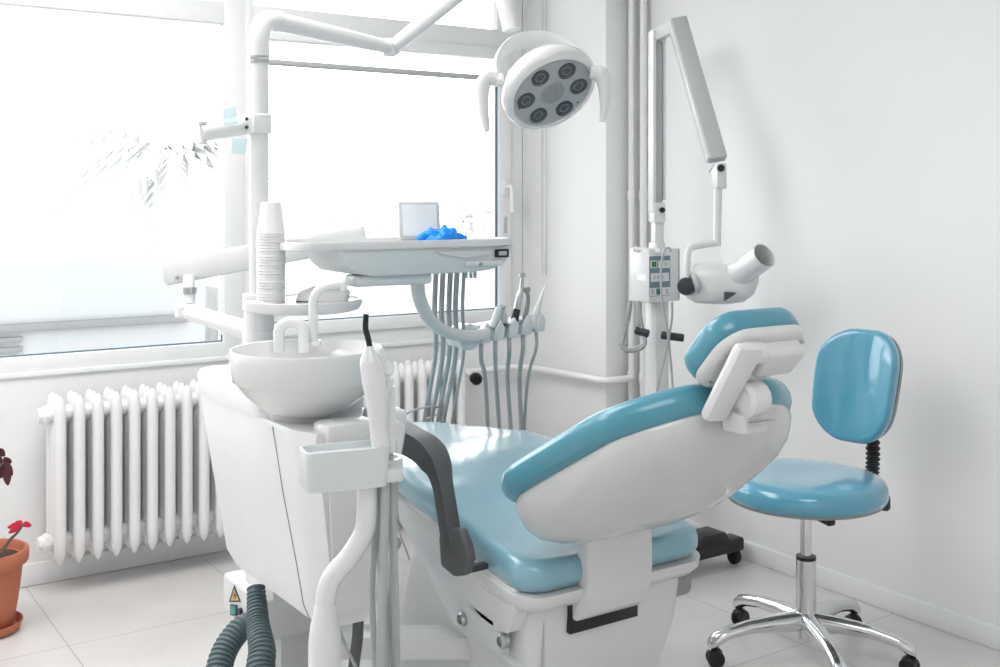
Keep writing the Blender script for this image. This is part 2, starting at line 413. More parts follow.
# backrest
th = math.radians(29.5)
BO = V((CX-.008,2.29,.725)); BV = V((0,-math.cos(th),math.sin(th))); BN = V((0,math.sin(th),math.cos(th)))
BL = .615
bo = rrect(.315, BL/2, .15, taper=.09, bulge=.03)
bo = [(u*(1-.35*max(0,(v-.17)/.13)**2*.6), v) for u, v in bo]
def bmap(off):
    def fn(u, v, h):
        # gentle lumbar curve
        c = .02*math.cos(v/(BL/2)*PI/2)
        return BO+BV*(BL/2+v)+V((1,0,0))*u+BN*(h+off+c*0)
    return fn
MB().rings2d(bo, [(s, h*.076) for s, h in CUSH], bmap(-.042)).build('backrest_cushion','teal',ch,60)
def shell(u, v, h):
    # deepest a third of the way up
    vv = v*1.0
    return BO+BV*(BL/2+vv+.008)+V((1,0,0))*u-BN*(h+.036)
def shell2(u, v, h):
    k = 1-.35*max(0, v/(BL/2)); return shell(u, v*(1) - (h/.17)*.04, h*k)
MB().rings2d(bo, [(0,0),(.5,0),(.925,0),(.94,.008),(.945,.028),(.932,.05),(.90,.078),(.83,.105),(.72,.125),(.57,.14),(.4,.148),(.2,.152),(0,.153)], shell2).build('backrest_shell','shell',ch,60)
# grab recess detail on the shell (upper right)
# headrest
th2 = math.radians(47)
HO = V((1.797,1.712,1.131)); HV = V((0,-math.cos(th2),math.sin(th2))); HN = V((0,math.sin(th2),math.cos(th2)))
ho = rrect(.130,.090,.060,bulge=.03)
hm = lambda u,v,h: HO+V((1,0,0))*u+HV*v+HN*(h-.03*(abs(u)/.14)**2*0)
MB().rings2d(ho, [(s, -.02+h*.055) for s, h in CUSH], hm).build('headrest_cushion','teal',ch,60)
MB().rings2d(ho, [(0,-.02),(.5,-.02),(.97,-.02),(.96,-.028),(.92,-.036),(.8,-.040),(.5,-.042),(0,-.042)], hm).build('headrest_back','plastic',ch,60)
RH = Matrix((V((1,0,0)), HV, HN)).transposed()
MB().obox(HO-HN*.056+V((.034,0,0))+HV*.026,(.115,.078,.045),RH,.012,3).build('headrest_block','plastic',ch)
for sx, sy in ((-.095,-.06),(-.02,.05),(.105,.055),(.02,-.07)): MB().lathe(HO-HN*.040+V((sx,0,0))+HV*sy,-HN,[(0,0),(.005,0),(.005,.006),(0,.006)],10).build('screw','steel',ch)
# headrest bracket
a0 = V((1.700,1.712,.985)); a1 = V((1.708,1.618,1.140))
MB().beam(a0,a1+(a1-a0)*.08,.062,.030,.013,up=(0,-.8,.5),w2=.072).build('headrest_arm','white',ch)
MB().cyl(a1+V((-.0,.012,-.006)),a1+V((.06,.018,-.010)),.024,bev=.006).build('headrest_joint','white',ch)
MB().cyl((1.735,1.665,1.028),(1.80,1.665,1.028),.040,.037,n=14,bev=.008).build('headrest_knob','white',ch)
MB().box((1.735,1.655,.955),(1.81,1.72,1.02),.008).build('headrest_mount','white',ch)
MB().box((1.745,1.645,.975),(1.825,1.66,.981),0).build('seam','midgrey',ch)
# bridge bracket between back and base
prof = [(2.16,.68),(2.125,.64),(2.12,.58),(2.12,.52),(2.13,.47),(2.15,.43),(2.175,.41),(2.20,.415),(2.20,.47),(2.17,.52),(2.17,.68)]
MB().prism([(1.692,y,z) for y, z in prof],(.208,0,0),.008).build('back_bracket','white',ch)
# base body
bb = MB()
def bodysec(z, xl, xr, yf, yb, r=.05):
    w_, h_ = (xr-xl)/2, (yb-yf)/2
    return [bb.b.verts.new(V(((xl+xr)/2+u, (yf+yb)/2+v_, z))) for u, v_ in rrect(w_, h_, r)]
secs = [(.03,1.60,2.02,2.30,2.95),(.10,1.59,2.03,2.27,2.95),(.22,1.575,2.05,2.23,2.9),(.33,1.565,2.075,2.205,2.85),(.43,1.565,2.085,2.195,2.8),(.485,1.57,2.08,2.20,2.78),(.50,1.58,2.07,2.21,2.76)]
# keep equal vertex counts by fixing outline resolution
base_out = rrect(.25,.3,.05)
rings = []
for z, xl, xr, yf, yb in secs:
    rings.append([bb.b.verts.new(V(((xl+xr)/2+u/.25*(xr-xl)/2, (yf+yb)/2+v_/.3*(yb-yf)/2, z))) for u, v_ in base_out])
bb.skin(rings); bb.build('base_body','white',ch)
MB().box((1.685,2.184,.378),(1.905,2.205,.452),.002).build('slot','black',ch)
MB().box((1.612,2.196,.2),(1.615,2.203,.44),0).box((1.569,2.24,.2),(1.5715,2.243,.44),0).build('panel_seam','midgrey',ch)
MB().box((1.45,2.25,0),(2.15,3.2,.03),.01).build('floor_plate','white',ch)
MB().cyl((2.04,2.25,.413),(2.125,2.25,.413),.038,bev=.005).build('pivot_cap','backgrey',ch)
# corner skirts (deep ends of the pan)
poly = [W(500,598,x=1.535),W(497,625,x=1.535),W(505,645,x=1.535),W(520,648,x=1.535)]
sk = MB().prism([(1.525,2.20,.515),(1.525,2.20,.455),(1.525,2.23,.40),(1.525,2.30,.385),(1.525,2.42,.43),(1.525,2.62,.53),(1.525,2.78,.58),(1.525,2.86,.62),(1.525,2.6,.60),(1.525,2.4,.55)],(.05,0,0),.006)
sk.build('side_skirt','white',ch)
# link arm with two bolts, beam to the unit
la = MB().prism([W(500,655,x=1.53),W(515,668,x=1.53),W(455,625,x=1.53),W(440,600,x=1.53),W(420,556,x=1.53),W(398,520,x=1.53),W(398,500,x=1.53),W(430,545,x=1.53),W(468,592,x=1.53),W(500,622,x=1.53)],(.03,0,0),.004)
la.build('link_arm','cool',ch)
for px, py in ((462,619),(502,641)):
    p = W(px,py,x=1.525); MB().lathe(p+V((.012,0,0)),(-1,0,0),[(0,0),(.018,0),(.018,.015),(.012,.02),(.012,.012),(0,.012)],12).build('bolt','steel',ch)
p = W(488,612,x=1.527); MB().beam(W(470,606,x=1.527),W(494,624,x=1.527),.004,.012,.001).build('slide_slot','midgrey',ch)
MB().obox(cam(-.15,2.97,.275),(.57,.10,.060),Matrix((LAT,FWD,UP)).transposed(),.008).build('cross_beam','plastic',ch)
MB().box((1.15,2.50,.03),(1.62,2.75,.13),.008).build('lower_cover','plastic',ch)
# armrest (left side only visible)
pd = [W(453,545,x=1.45),W(450,530,x=1.45),W(446,505,x=1.45),W(442,482,x=1.45),W(437,464,x=1.45),W(426,450,x=1.452),W(411,441,x=1.455),W(398,433,x=1.46),W(386,427,x=1.46)]
ar = MB(); pts = spl(pd,6); R = []
for i, p in enumerate(pts):
    T = (pts[min(i+1,len(pts)-1)]-pts[max(i-1,0)]).normalized(); X = V((1,0,0)); Y = T.cross(X).normalized()
    k = i/(len(pts)-1); w_ = .020+.012*min(1,max(0,(k-.35)/.2)); h_ = .023+.010*min(1,max(0,(k-.4)/.15))
    if i == len(pts)-1: w_ *= .5; h_ *= .5
    R.append([ar.b.verts.new(p+X*w_*max(-1,min(1,1.3*math.cos(2*PI*j/16)))+Y*h_*max(-1,min(1,1.3*math.sin(2*PI*j/16)))) for j in range(16)])
ar.skin(R).build('armrest','grey',ch,50)
ah = MB().prism([W(438,536,x=1.435),W(445,528,x=1.435),W(459,529,x=1.435),W(465,545,x=1.435),W(468,560,x=1.435),W(463,576,x=1.435),W(453,577,x=1.435),W(440,566,x=1.435)],(.026,0,0),.007)
ah.build('armrest_hinge','grey',ch,50)
MB().box((1.458,2.295,.54),(1.518,2.32,.555),.003).build('armrest_mount','dark',ch)

# ================================================================ DENTAL UNIT (water unit, spittoon, pole)
un = thing('dental_unit', (1.16,2.65,0), 'white dental water unit with round spittoon bowl, faucets and tall pole', 'dental unit')
body = MB(); rings = []
bs = [(.465,1.10,1.22,2.345,2.93),(.50,1.088,1.235,2.33,2.97),(.60,1.08,1.255,2.33,3.0),(.75,1.065,1.29,2.335,3.04),(.90,1.05,1.325,2.345,3.07),(.915,1.055,1.32,2.35,3.065)]
for z, xl, xr, yf, yb in bs:
    c = [(xl+.028,yf),(xr-.015,yf),(xr,yf+.02),(xr,yb-.03),(xr-.03,yb),(xl+.03,yb),(xl,yb-.03),(xl,yf+.085),(xl+.004,yf+.06)]
    rings.append([body.b.verts.new(V((x,y,z))) for x, y in c])
body.skin(rings).build('cabinet_body','plastic',un,30)
lid = MB(); rings = []
for z, e in ((.915,0),(.965,.008),(.978,-.002),(.982,-.02)):
    rings.append([lid.b.verts.new(V((1.185+u*(1+e*4), 2.82+v_*(1+e*2), z))) for u, v_ in rrect(.142,.255,.05)])
lid.skin(rings).build('cabinet_lid','white',un,40)
# left side door panel with seam, and front bay
MB().tube([(1.0495,2.53,.905),(1.0495,2.525,.90),(1.0645,2.50,.75),(1.0795,2.46,.60),(1.0875,2.435,.50),(1.0995,2.425,.466)],.0016,6).build('panel_seam','backgrey',un)
fp = MB().prism([(1.115,2.335,.50),(1.205,2.335,.50),(1.275,2.34,.885),(1.10,2.34,.885)],(0,-.012,0),.004).build('front_panel','plastic',un)
MB().box((1.10,2.33,.885),(1.235,2.42,.935),.014).build('front_box','white',un)
MB().box((1.25,2.36,.885),(1.33,2.46,.945),.014).build('side_box','white',un)
MB().box((1.228,2.32,.62),(1.268,2.334,.72),.012).build('socket_recess','midgrey',un)
MB().cyl((1.25,2.325,.655),(1.25,2.285,.65),.017).cyl((1.25,2.325,.69),(1.25,2.295,.69),.012).build('hose_plug','backgrey',un)
# foot box below
fb = MB().box((1.17,2.89,.235),(1.42,3.20,.350),.014,seg=3).box((1.20,2.892,.30),(1.41,3.10,.50),.01).build('service_box','white',un)
MB().box((1.24,2.93,.02),(1.40,3.14,.24),.01).build('service_leg','plastic',un)
MB().box((1.12,2.80,.02),(1.62,3.30,.045),.006).build('floor_base','white',un)
for x,y in ((1.15,2.84),(1.15,3.26),(1.35,2.83)): MB().cyl((x,y,0),(x,y,.022),.018).build('foot','black',un)
tri = MB().prism([W(234.5,585,x=1.1695),W(241,602,x=1.1695),W(229,602,x=1.1695)],(-.001,0,0),0).build('warning_sign','dark',un,label='small warning triangle sticker')
MB().prism([W(234.5,589,x=1.168),W(239,600.4,x=1.168),W(231,600.4,x=1.168)],(-.0008,0,0),0).build('warning_field','yellow',tri)
MB().prism([W(235.5,591.5,x=1.167),W(233,596,x=1.167),W(235,596,x=1.167),W(233.8,600,x=1.167),W(237,595,x=1.167),W(235.2,595,x=1.167)],(-.0004,0,0),0).build('warning_bolt','dark',tri)
sw = MB().prism([W(231,604,x=1.1695),W(237.5,605,x=1.1695),W(237.5,616,x=1.1695),W(231,615,x=1.1695)],(-.003,0,0),.0005).build('switch','black',un)
MB().prism([W(232,605.5,x=1.1665),W(236.5,606.3,x=1.1665),W(236.5,614.2,x=1.1665),W(232,613.5,x=1.1665)],(-.004,0,0),.001).build('switch_rocker','green',sw)
p = W(242,611.5,x=1.171); MB().cyl(p,p+V((-.010,0,0)),.011).build('socket','black',un)
# spittoon bowl
BC = V((1.145,2.545,1.083))
bowl = MB().lathe(BC,(0,0,1),[(0,-.165),(.05,-.165),(.075,-.158),(.112,-.140),(.148,-.108),(.166,-.086),(.171,-.079),(.180,-.072),(.1865,-.02),(.187,-.002),(.184,.004),(.179,.002),(.172,-.02),(.155,-.05),(.11,-.075),(.05,-.085),(0,-.087)],64)
bowl.build('spittoon_bowl','ceram',un,50)
MB().cyl(BC+V((0,0.02,-.2)),BC+V((0,.02,-.13)),.075,.095).build('bowl_support','plastic',un)
MB().cyl(BC+V((0,0,-.086)),BC+V((0,0,-.082)),.02).build('drain','steel',un)
# faucets
g0 = W(313,345,z=1.075)
dl = LAT
fg = MB().tube(spl([g0,g0+UP*.06,g0+UP*.11,g0+UP*.138+dl*.012,g0+UP*.152+dl*.036,g0+UP*.158+dl*.07,g0+UP*.156+dl*.078,g0+UP*.14+dl*.079],6),[.014,.0125,.012,.012,.011,.0105,.0105,.0105],16)
fg.cyl(g0,g0+UP*.012,.02)
fg.build('cup_filler_tap','ceram',un)
r0 = W(279,352,z=1.06)
MB().tube(spl([r0,r0+UP*.05,r0+UP*.068+dl*.008,r0+UP*.078+dl*.03,r0+UP*.07+dl*.055,r0+UP*.045+dl*.062,r0+UP*.0+dl*.064],6),.0145,16).build('bowl_rinse_tap','ceram',un)
# pole
PP = V((W(259,300,y=2.95).x, 2.95, 0))
MB().cyl(PP+UP*.97,PP+UP*1.155,.042,bev=.004).build('pole_sleeve','white',un)
MB().cyl(PP+UP*1.15,PP+UP*1.835,.0275,.0265).build('pole','white',un)
MB().cyl(PP+UP*1.83,PP+UP*1.84,.029).cyl(PP+UP*1.845,PP+UP*1.85,.029).build('pole_ring','steel',un)
ad = (V((1.757,3.235,0))-V((1.175,2.92,0))).normalized()
LZ = 1.955
# shelf plate on the pole
SC = W(303,311,d=3.06)
MB().lathe(SC,(0,0,1),[(0,0),(.13,0),(.152,.006),(.161,.02),(.161,.032),(.156,.034),(.153,.03),(0,.03)],48).build('cup_shelf','white',un)
MB().cyl(PP+UP*(SC.z-.004),PP+UP*(SC.z+.045),.046,bev=.004).build('shelf_bracket','white',un)
# clamp with stub arm
kz = W(258,124,d=3.1).z
MB().cyl(PP+UP*(kz-.027),PP+UP*(kz+.027),.036,bev=.003).box(PP+V((-.03,-.035,kz-.026)),PP+V((.005,-.02,kz+.026)),.004).build('clamp','white',un)
b = MB()
for dz in (-.011,.012): b.lathe(PP-LAT*.012-FWD*.034+UP*(kz+dz)-LAT*.014,-FWD,[(0,0),(.005,0),(.005,.004),(0,.004)],10)
b.build('clamp_screw','dark',un)
e0 = PP+UP*kz-LAT*.03; e1 = W(202,133,d=3.05)
MB().cyl(e0,e1,.027,.024).build('stub_arm','white',un)
MB().cyl(e1-UP*.032,e1-UP*.024,.016).cyl(e1+UP*.024,e1+UP*.032,.016).cyl(e1-UP*.03,e1+UP*.03,.009).build('stub_cap','white',un)
for c, h_, ro in ((W(230,116,d=3.04),.045,-.15),(W(239,146,d=3.04),.042,.1)):
    MB().obox(c,(.038,.006,h_),Matrix((LAT,FWD,UP)).transposed()@Matrix.Rotation(ro,3,'Y'),.001).build('clip','cleartint',un,label='clear bluish plastic clip')

# ================================================================ DENTAL LAMP
lp = thing('dental_lamp', PP+UP*1.85, 'white dental operating lamp with six dark lenses, hung on a jointed arm', 'lamp')
E0 = PP+UP*1.85
J = W(392,48,z=LZ-.005)
ad = (V((J.x,J.y,0))-V((PP.x,PP.y,0))).normalized()
MB().tube(spl([E0,E0+UP*.05,E0+UP*.085+ad*.012,E0+UP*.103+ad*.035,E0+UP*.107+ad*.075],8),.029,20).build('elbow','white',lp)
S0 = E0+UP*.107+ad*.07
MB().tube([S0,S0+(J-S0)*.5,J-(J-S0).normalized()*.03],[.027,.026,.022],20).cyl(S0,S0+ad*.006,.0295).build('lower_arm','white',lp)
MB().cyl(J-UP*.03-ad*.015,J+UP*.028-ad*.015,.021,bev=.003).ball(J+ad*.01,.024).build('arm_joint','white',lp)
K = W(486,-28,d=3.42)
dv = (K-J).normalized()
MB().tube([J+dv*.015,J+dv*.05,K],[.019,.024,.026],20).build('upper_arm','white',lp)
LC = W(549,88,d=3.04)
N = (-FWD*.62+LAT*.38-UP*.68).normalized()
NK = W(512,30,d=3.16)
MB().tube(spl([K,W(498,-40,d=3.3),W(502,-22,d=3.2),W(505,0,d=3.17),NK],6),.026,18).build('neck','white',lp)
R = frame(N)
X_, Y_, Z_ = R.col[0].copy(), R.col[1].copy(), R.col[2].copy()
# roll the head so that its long axis points up-right
hr = .125
hb = MB()
hb.lathe(LC,N,[(0,-.085),(.05,-.08),(.09,-.062),(.120,-.04),(.134,-.014),(.136,.006),(.130,.02),(.116,.026),(.113,.02),(0,.02)],56)
hb.build('lamp_head','ceram',lp,50)
MB().lathe(LC+N*.0205,N,[(0,0),(.111,0),(.111,.002),(0,.002)],56).build('lamp_face','lampface',lp)
MB().lathe(LC+N*.0225,N,[(0,0),(.036,0),(.033,.004),(.022,.004),(.021,.002),(0,.002)],32).build('lamp_centre','backgrey',lp)
for k in range(6):
    a = math.radians(22+60*k)
    c = LC+N*.0225+(X_*math.cos(a)+Y_*math.sin(a))*.078
    ln = MB().lathe(c,N,[(0,.001),(.0215,.001),(.0235,.004),(.0255,.004),(.0255,0),(0,0)],28).build('lamp_lens','lens',lp)
    MB().lathe(c+N*.001,N,[(.012,.0),(.013,.0010),(.0138,0)],24).build('lens_ring','backgrey',ln)
b = MB()
for a in (200,250,330): b.lathe(LC+N*.022+(X_*math.cos(math.radians(a+15))+Y_*math.sin(math.radians(a+15)))*.1,N,[(0,0),(.003,0),(.003,.002),(0,.002)],8)
b.build('screw','dark',lp)
# yoke: arc behind/over the head between the two pivots
ax = (LAT*.98+FWD*.12+UP*.07).normalized()
pl, pr = W(499,80,d=3.05), W(592,72,d=3.08)
mid = (pl+pr)/2; upv = (UP*.75+FWD*.55-LAT*.25).normalized(); rr = (pr-pl).length/2
yk = MB(); rs = []
for k in range(33):
    a = PI*k/32; c = mid+(pl-mid)*math.cos(a)*1.03+upv*rr*1.12*math.sin(a)
    T = (-(pl-mid)*math.sin(a)+upv*rr*math.cos(a)).normalized(); out = (c-mid).normalized(); sd = T.cross(out).normalized()
    w_ = .014+.020*math.sin(a); t_ = .009
    rs.append([yk.b.verts.new(c+sd*w_*math.cos(2*PI*j/12)+out*t_*math.sin(2*PI*j/12)) for j in range(12)])
yk.skin(rs).build('yoke','white',lp,50)
for p, sg, q in ((pl,-1,[(497,80),(488,78),(483,86),(483,105),(487,132)]),(pr,1,[(590,72),(600,74),(604,82),(605,98),(602,122)])):
    hdl = MB().tube(spl([W(a,b_,d=3.0-.0*i) for i,(a,b_) in enumerate(q)],8),[.018,.022,.020,.016,.008],16)
    hdl.build('lamp_handle','ceram',lp)
    MB().cyl(p+ax*(-.012),p+ax*.012,.018,bev=.003).build('pivot','white',lp)

# ================================================================ INSTRUMENT TABLE
it = thing('instrument_table', W(250,330,d=3.1), 'white dentist instrument table on a jointed arm over the patient chair', 'instrument table')
TQ = V((1.62,2.9,0))
tp = [(1.31,1.318),(1.315,1.30),(1.33,1.275),(1.36,1.252),(1.41,1.242),(1.72,1.242),(1.80,1.248),(1.845,1.268),(1.865,1.295),(1.87,1.318)]
tb = MB().prism([(x,2.70,z) for x,z in tp],(0,.23,0),.006).build('table_body','cool',it,50)
rim = MB(); rings = []
for z, sc, sy in ((1.314,.97,.97),(1.318,1,1),(1.332,1.0,1.0),(1.338,.99,.985),(1.338,.965,.95),(1.326,.955,.935),(1.325,.5,.5)):
    rings.append([rim.b.verts.new(V((1.525+u*sc, 2.835+v_*sy, z))) for u, v_ in rrect(.352,.147,.05)])
rim.skin(rings).build('table_top','plastic',it,40)
MB().box((1.37,2.72,1.213),(1.61,2.80,1.245),.01).build('under_box','cool',it)
MB().prism([(1.60,2.699,1.305),(1.80,2.699,1.305),(1.78,2.699,1.292),(1.70,2.699,1.284),(1.63,2.699,1.296)],(0,-.006,0),.001).build('grip_recess','plastic',it)
MB().box((1.70,2.692,1.258),(1.83,2.702,1.276),.007).build('lock_plate','white',it)
MB().lathe((1.752,2.693,1.265),(0,-1,0),[(0,0),(.006,0),(.005,.01),(0,.011)],12).build('lock_knob','steel',it)
ld = MB().box((1.806,2.692,1.283),(1.851,2.702,1.307),.001).build('display','black',it)
MB().box((1.815,2.690,1.289),(1.842,2.6925,1.301),0).build('display_screen','midgrey',ld)
# arms
A0 = W(247,330,d=3.1); A1 = W(186,311,d=3.28)
MB().tube([PP+UP*(A0.z-.05),PP+UP*(A0.z+.0)],[.046,.046],24).build('arm_collar','white',it)
PA = PP+UP*(A0.z-.012)
MB().beam(PA,A1,.065,.05,.02,w2=.055,h2=.045).cyl(A1-UP*.02,A1+UP*.02,.032,bev=.006).build('lower_arm','white',it)
B0 = W(168,272,d=3.36); B1 = W(366,236,d=3.42)
MB().cyl(W(189,305,d=3.3),W(189,276,d=3.33),.018).build('arm_joint','white',it)
MB().cyl(W(189,292,d=3.31)-UP*.004,W(189,287,d=3.31),.0225).build('joint_ring','steel',it)
MB().beam(B0-(B1-B0)*.02,B1,.06,.078,.012,w2=.055,h2=.07).build('spring_arm','white',it)
b = MB()
for px in (177,185): b.lathe(W(px,278,d=3.325),-FWD,[(0,0),(.006,0),(.005,.006),(0,.006)],10)
b.build('screw','steel',it)
MB().cyl(B1-UP*.03+V((-.02,0,0)),V((B1.x-.02,B1.y,1.30)),.03).box((B1.x-.06,B1.y-.16,1.25),(B1.x+.03,B1.y+.03,1.305),.01).build('table_joint','white',it)
# film viewer
vw = W(419,221,d=3.33)
Rv = frame((-FWD*.9+LAT*.28+UP*.22).normalized())
MB().obox(vw,(.125,.115,.022),Rv@Matrix.Rotation(0,3,'Z'),.004).build('film_viewer','viewer',it,label='small white framed film viewer panel')
MB().obox(vw+Rv@V((0,0,.0115)),(.105,.094,.001),Rv,0).build('viewer_screen','cool',it)
# handpiece holder and its curved arm
hz = [W(417,277,d=3.2),W(420,300,d=3.25),W(432,322,d=3.32),W(450,333,d=3.42),W(472,336,d=3.5),W(486,333,d=3.54)]
MB().tube(spl(hz,8),[.021,.020,.019,.0185,.018],18).build('holder_arm','plastic',it)
HL = V((1.905,3.0,0)); slots = []
hr_ = MB()
hx0, hx1, hy = 1.93, 2.17, 3.0
def hzc(x): return 1.45-(333-200)/F*3.55+(x-1.93)*.10   # centre height, rising slightly
z0, z1 = hzc(hx0)-.03, hzc(hx1)-.03
hr_.prism([(hx0-.07,hy,z0-.012),(hx0,hy,z0-.012),(hx1,hy,z1),(hx1+.02,hy,z1+.012),(hx1+.02,hy,z1+.045),(hx0-.01,hy,z0+.05),(hx0-.07,hy,z0+.05)],(0,.055,0),.005)
hr_.build('handpiece_holder','cool',it)
MB().cyl((hx0-.035,hy-.03,z0+.02),(hx0-.035,hy+.03,z0+.02),.042,bev=.005).build('holder_hub','cool',it)
for k in range(5):
    x = 1.945+k*.054; zc = hzc(x)
    s_ = MB().prism([(x-.012,hy-.03,zc-.036),(x+.024,hy-.03,zc-.034),(x+.030,hy-.03,zc+.004),(x+.014,hy-.03,zc+.03),(x-.006,hy-.03,zc+.0)],(0,.032,0),.003)
    s_.build('holder_cup','cool',it); slots.append((x,zc))

# handpieces with their hoses
HPOS = [(474,312,'m'),(503,316,'m')]
def hose_path(i, topx, topz):
    ex = W([436,443,450.5,457,464][i],272,d=3.32)
    dn = W([424,431.5,437.5,443.5,452][i],424,x=2.135)
    mid1 = ex.lerp(dn,.5); mid1 += LAT*.02
    rt = W([488,499.5,511,521.5,524][i],434,x=2.17+.01*i)
    up = V((topx,hy-.015,topz-.04))
    md2 = W([485,496,507.5,519.5,528][i],378,x=2.09+.022*i)
    return [ex,ex-UP*.06+(dn-ex)*.1,mid1,dn,dn-UP*.10+V((0,-.02,0)),dn.lerp(rt,.5)-UP*.24,rt-UP*.10,rt,md2,up-UP*.05,up,up+UP*.05]
kinds = [('air syringe with pale blue sleeve, leftmost instrument in the hanging holder','syringe'),
         ('short scaler handpiece with a dark collar, second instrument in the hanging holder','handpiece'),
         ('tall metal dental turbine with a black grip, third instrument in the holder','handpiece'),
         ('slim grey dental drill handpiece with round head, fourth instrument in the holder','handpiece'),
         ('white pointed curing instrument, last on the right of the hanging holder','handpiece')]
hpts = [[(473,328),(497,306)],[(500,327),(505,312)],[(513,327),(522,277)],[(525,325),(527,289)],[(535,325),(544,287)]]
for i in range(5):
    x, zc = slots[i]
    t = thing('dental_handpiece', (x,hy-.012,zc), kinds[i][0], kinds[i][1], 'instruments in the hanging holder')
    base_ = V((x,hy-.012,zc))
    MB().tube(spl(hose_path(i,x,zc),8),[.0078,.0078,.0075] if i < 4 else .0055,10).build('hose','tube',t)
    d = hy-.012
    def Q(px,py): return W(px,py,y=d-.0)
    if i == 0:
        a = Q(492,328); MB().cyl(a,Q(499,308),.011,.012,bev=.003).build('body','cool',t); MB().cyl(Q(497.5,313),Q(500.5,304.5),.009).build('sleeve','cleartint',t,label='pale blue sleeve')
    elif i == 1:
        MB().cyl(Q(503,327),Q(503.5,322),.007,.013).build('collar','dark',t,label='dark collar')
        MB().lathe(Q(503.5,323),UP,[(0,0),(.013,0),(.014,.02),(.010,.032),(.006,.036),(.006,.048),(.0085,.05),(.0085,.057),(0,.06)],16).build('body','midgrey',t)
    elif i == 2:
        MB().cyl(Q(513,327),Q(514,321),.007,.011).build('tail','midgrey',t)
        MB().cyl(Q(514,321),Q(517,309),.0135,.0125,bev=.002).build('grip','black',t,label='black grip')
        MB().tube(spl([Q(517,309),Q(519,297),Q(521.5,288),Q(522,277)],6),[.0115,.010,.0075,.0055],14).cyl(Q(519,276),Q(524.5,275),.0065,bev=.001).build('head','steel',t)
    elif i == 3:
        MB().tube(spl([Q(523,327),Q(526,312),Q(528,300),Q(527,290)],6),[.011,.009,.007,.006],14).cyl(Q(524,290.5),Q(529.5,289),.0085,bev=.002).build('head','backgrey',t)
    else:
        MB().tube([Q(532,326),Q(538,308),Q(545,285)],[.013,.010,.0015],14).build('tip','plastic',t)
        MB().lathe(Q(532,328),UP,[(0,0),(.015,0),(.017,.03),(.01,.045),(0,.046)],16).build('body','plastic',t)
# little nozzles beneath the table
b = MB()
for px in (466,471,475): b.cyl(W(px,268,d=3.33),W(px,278,d=3.33),.005)
b.build('nozzle','midgrey',it)
solo(MB().tube(spl([W(396,423,d=2.98),W(403,416,d=3.1),W(412,411,d=3.35),W(422,408,d=3.65),W(432,407,d=3.95),W(440,412,d=4.2),V((2.12,3.85,.50)),V((2.13,3.88,.2)),V((2.2,3.9,.01))],8),.0035,8).build('cable','tube'),'thin grey cable arching from beside the armrest toward the right radiator','cable')

# blue glove lying on the table
gl = MB(); gp = []
gc = V((1.665,2.775,1.331))
o = bmesh.new(); bmesh.ops.create_icosphere(o, subdivisions=5, radius=1)
for v in o.verts:
    c = v.co.copy(); n1 = noise.noise(c*2.2+V((3,1,7))); n2 = noise.noise(c*5)
    v.co = V((c.x*.060*(1+.25*n1), c.y*.050*(1+.25*n1), max(0,c.z)*.036*(1+.5*n1+.25*n2)+.001*c.z))+gc
gl.merge(o)
for a, L in ((2.9,.035),(3.3,.04),(-.25,.045),(.1,.04),(.35,.03)):
    d = V((math.cos(a),math.sin(a)*.6,0)); p0 = gc+d*.04+UP*.010
    gl.tube(spl([p0,p0+d*L*.5+UP*.004,p0+d*L-UP*.004],5),[.011,.010,.006],10)
solo(gl.build('rubber_glove','blueglove',None,80), 'crumpled bright blue rubber glove lying on the instrument table', 'glove')

# ================================================================ CUPS AND NAPKIN
cb = V((W(271,302,d=2.985).x, W(271,302,d=2.985).y, SC.z+.031))
def cupmesh():
    return MB().lathe(cb,(0,0,1),[(.0375,0),(.0385,.002),(.0375,.004),(.0265,.082),(.025,.0855),(0,.086),(0,.084),(.0245,.083),(.0255,.080),(.036,.003),(.0375,0)],28)
cup0 = cupmesh().build('plastic_cup','cup',None,50,loc=cb)
NC = 25
LBL = 'white disposable plastic cup nested inside the tall upside-down stack beside the pole'
solo(cup0,'white disposable plastic cup at the very bottom of the upside-down stack','cup','stack of disposable cups')
for k in range(1,NC):
    c = cup0.copy(); C.objects.link(c); c.location = cb+V((random.uniform(-.0006,.0006),random.uniform(-.0006,.0006),k*.0076))
    c['label'] = LBL if k < NC-1 else 'topmost white disposable plastic cup, its closed base showing on the stack'
nk = MB(); rings = []
nc = W(322,300,d=3.04); nc.z = SC.z+.0305
RN = Matrix.Rotation(-YAW,3,'Z')
for z, s in ((0,1),(.006,1.02),(.012,.98),(.02,1.),(.027,.9),(.034,.6),(.036,.3)):
    rings.append([nk.b.verts.new(nc+RN@V((u*s+.012*s*(z/.036),v_*s,z+.003*math.sin(u*90)))) for u, v_ in rrect(.068,.045,.02)])
solo(nk.skin(rings).build('folded_napkin','paper',None,50),'folded white napkin lying on the round shelf beside the cups','napkin')

# ================================================================ ASSISTANT HOLDER with stem
ah_ = thing('assistant_holder', W(328,680,d=2.42), 'white rectangular instrument holder on a bent tube in front of the water unit', 'holder')
HD = 2.30
c = W(344,464,d=HD)
Rc = Matrix.Rotation(-math.radians(12),3,'Z')
hb = MB(); rings = []
for z, s in ((-.045,.93),(-.04,.97),(.03,1.),(.036,.99),(.036,.93),(.022,.91),(.02,.5)):
    rings.append([hb.b.verts.new(c+Rc@V((u*s,v_*s,z))) for u, v_ in rrect(.088,.042,.016)])
hb.skin(rings).build('holder_tray','cool',ah_,40)
MB().obox(c+UP*.024,(.15,.06,.004),Rc,.001).build('tray_liner','clear',ah_)
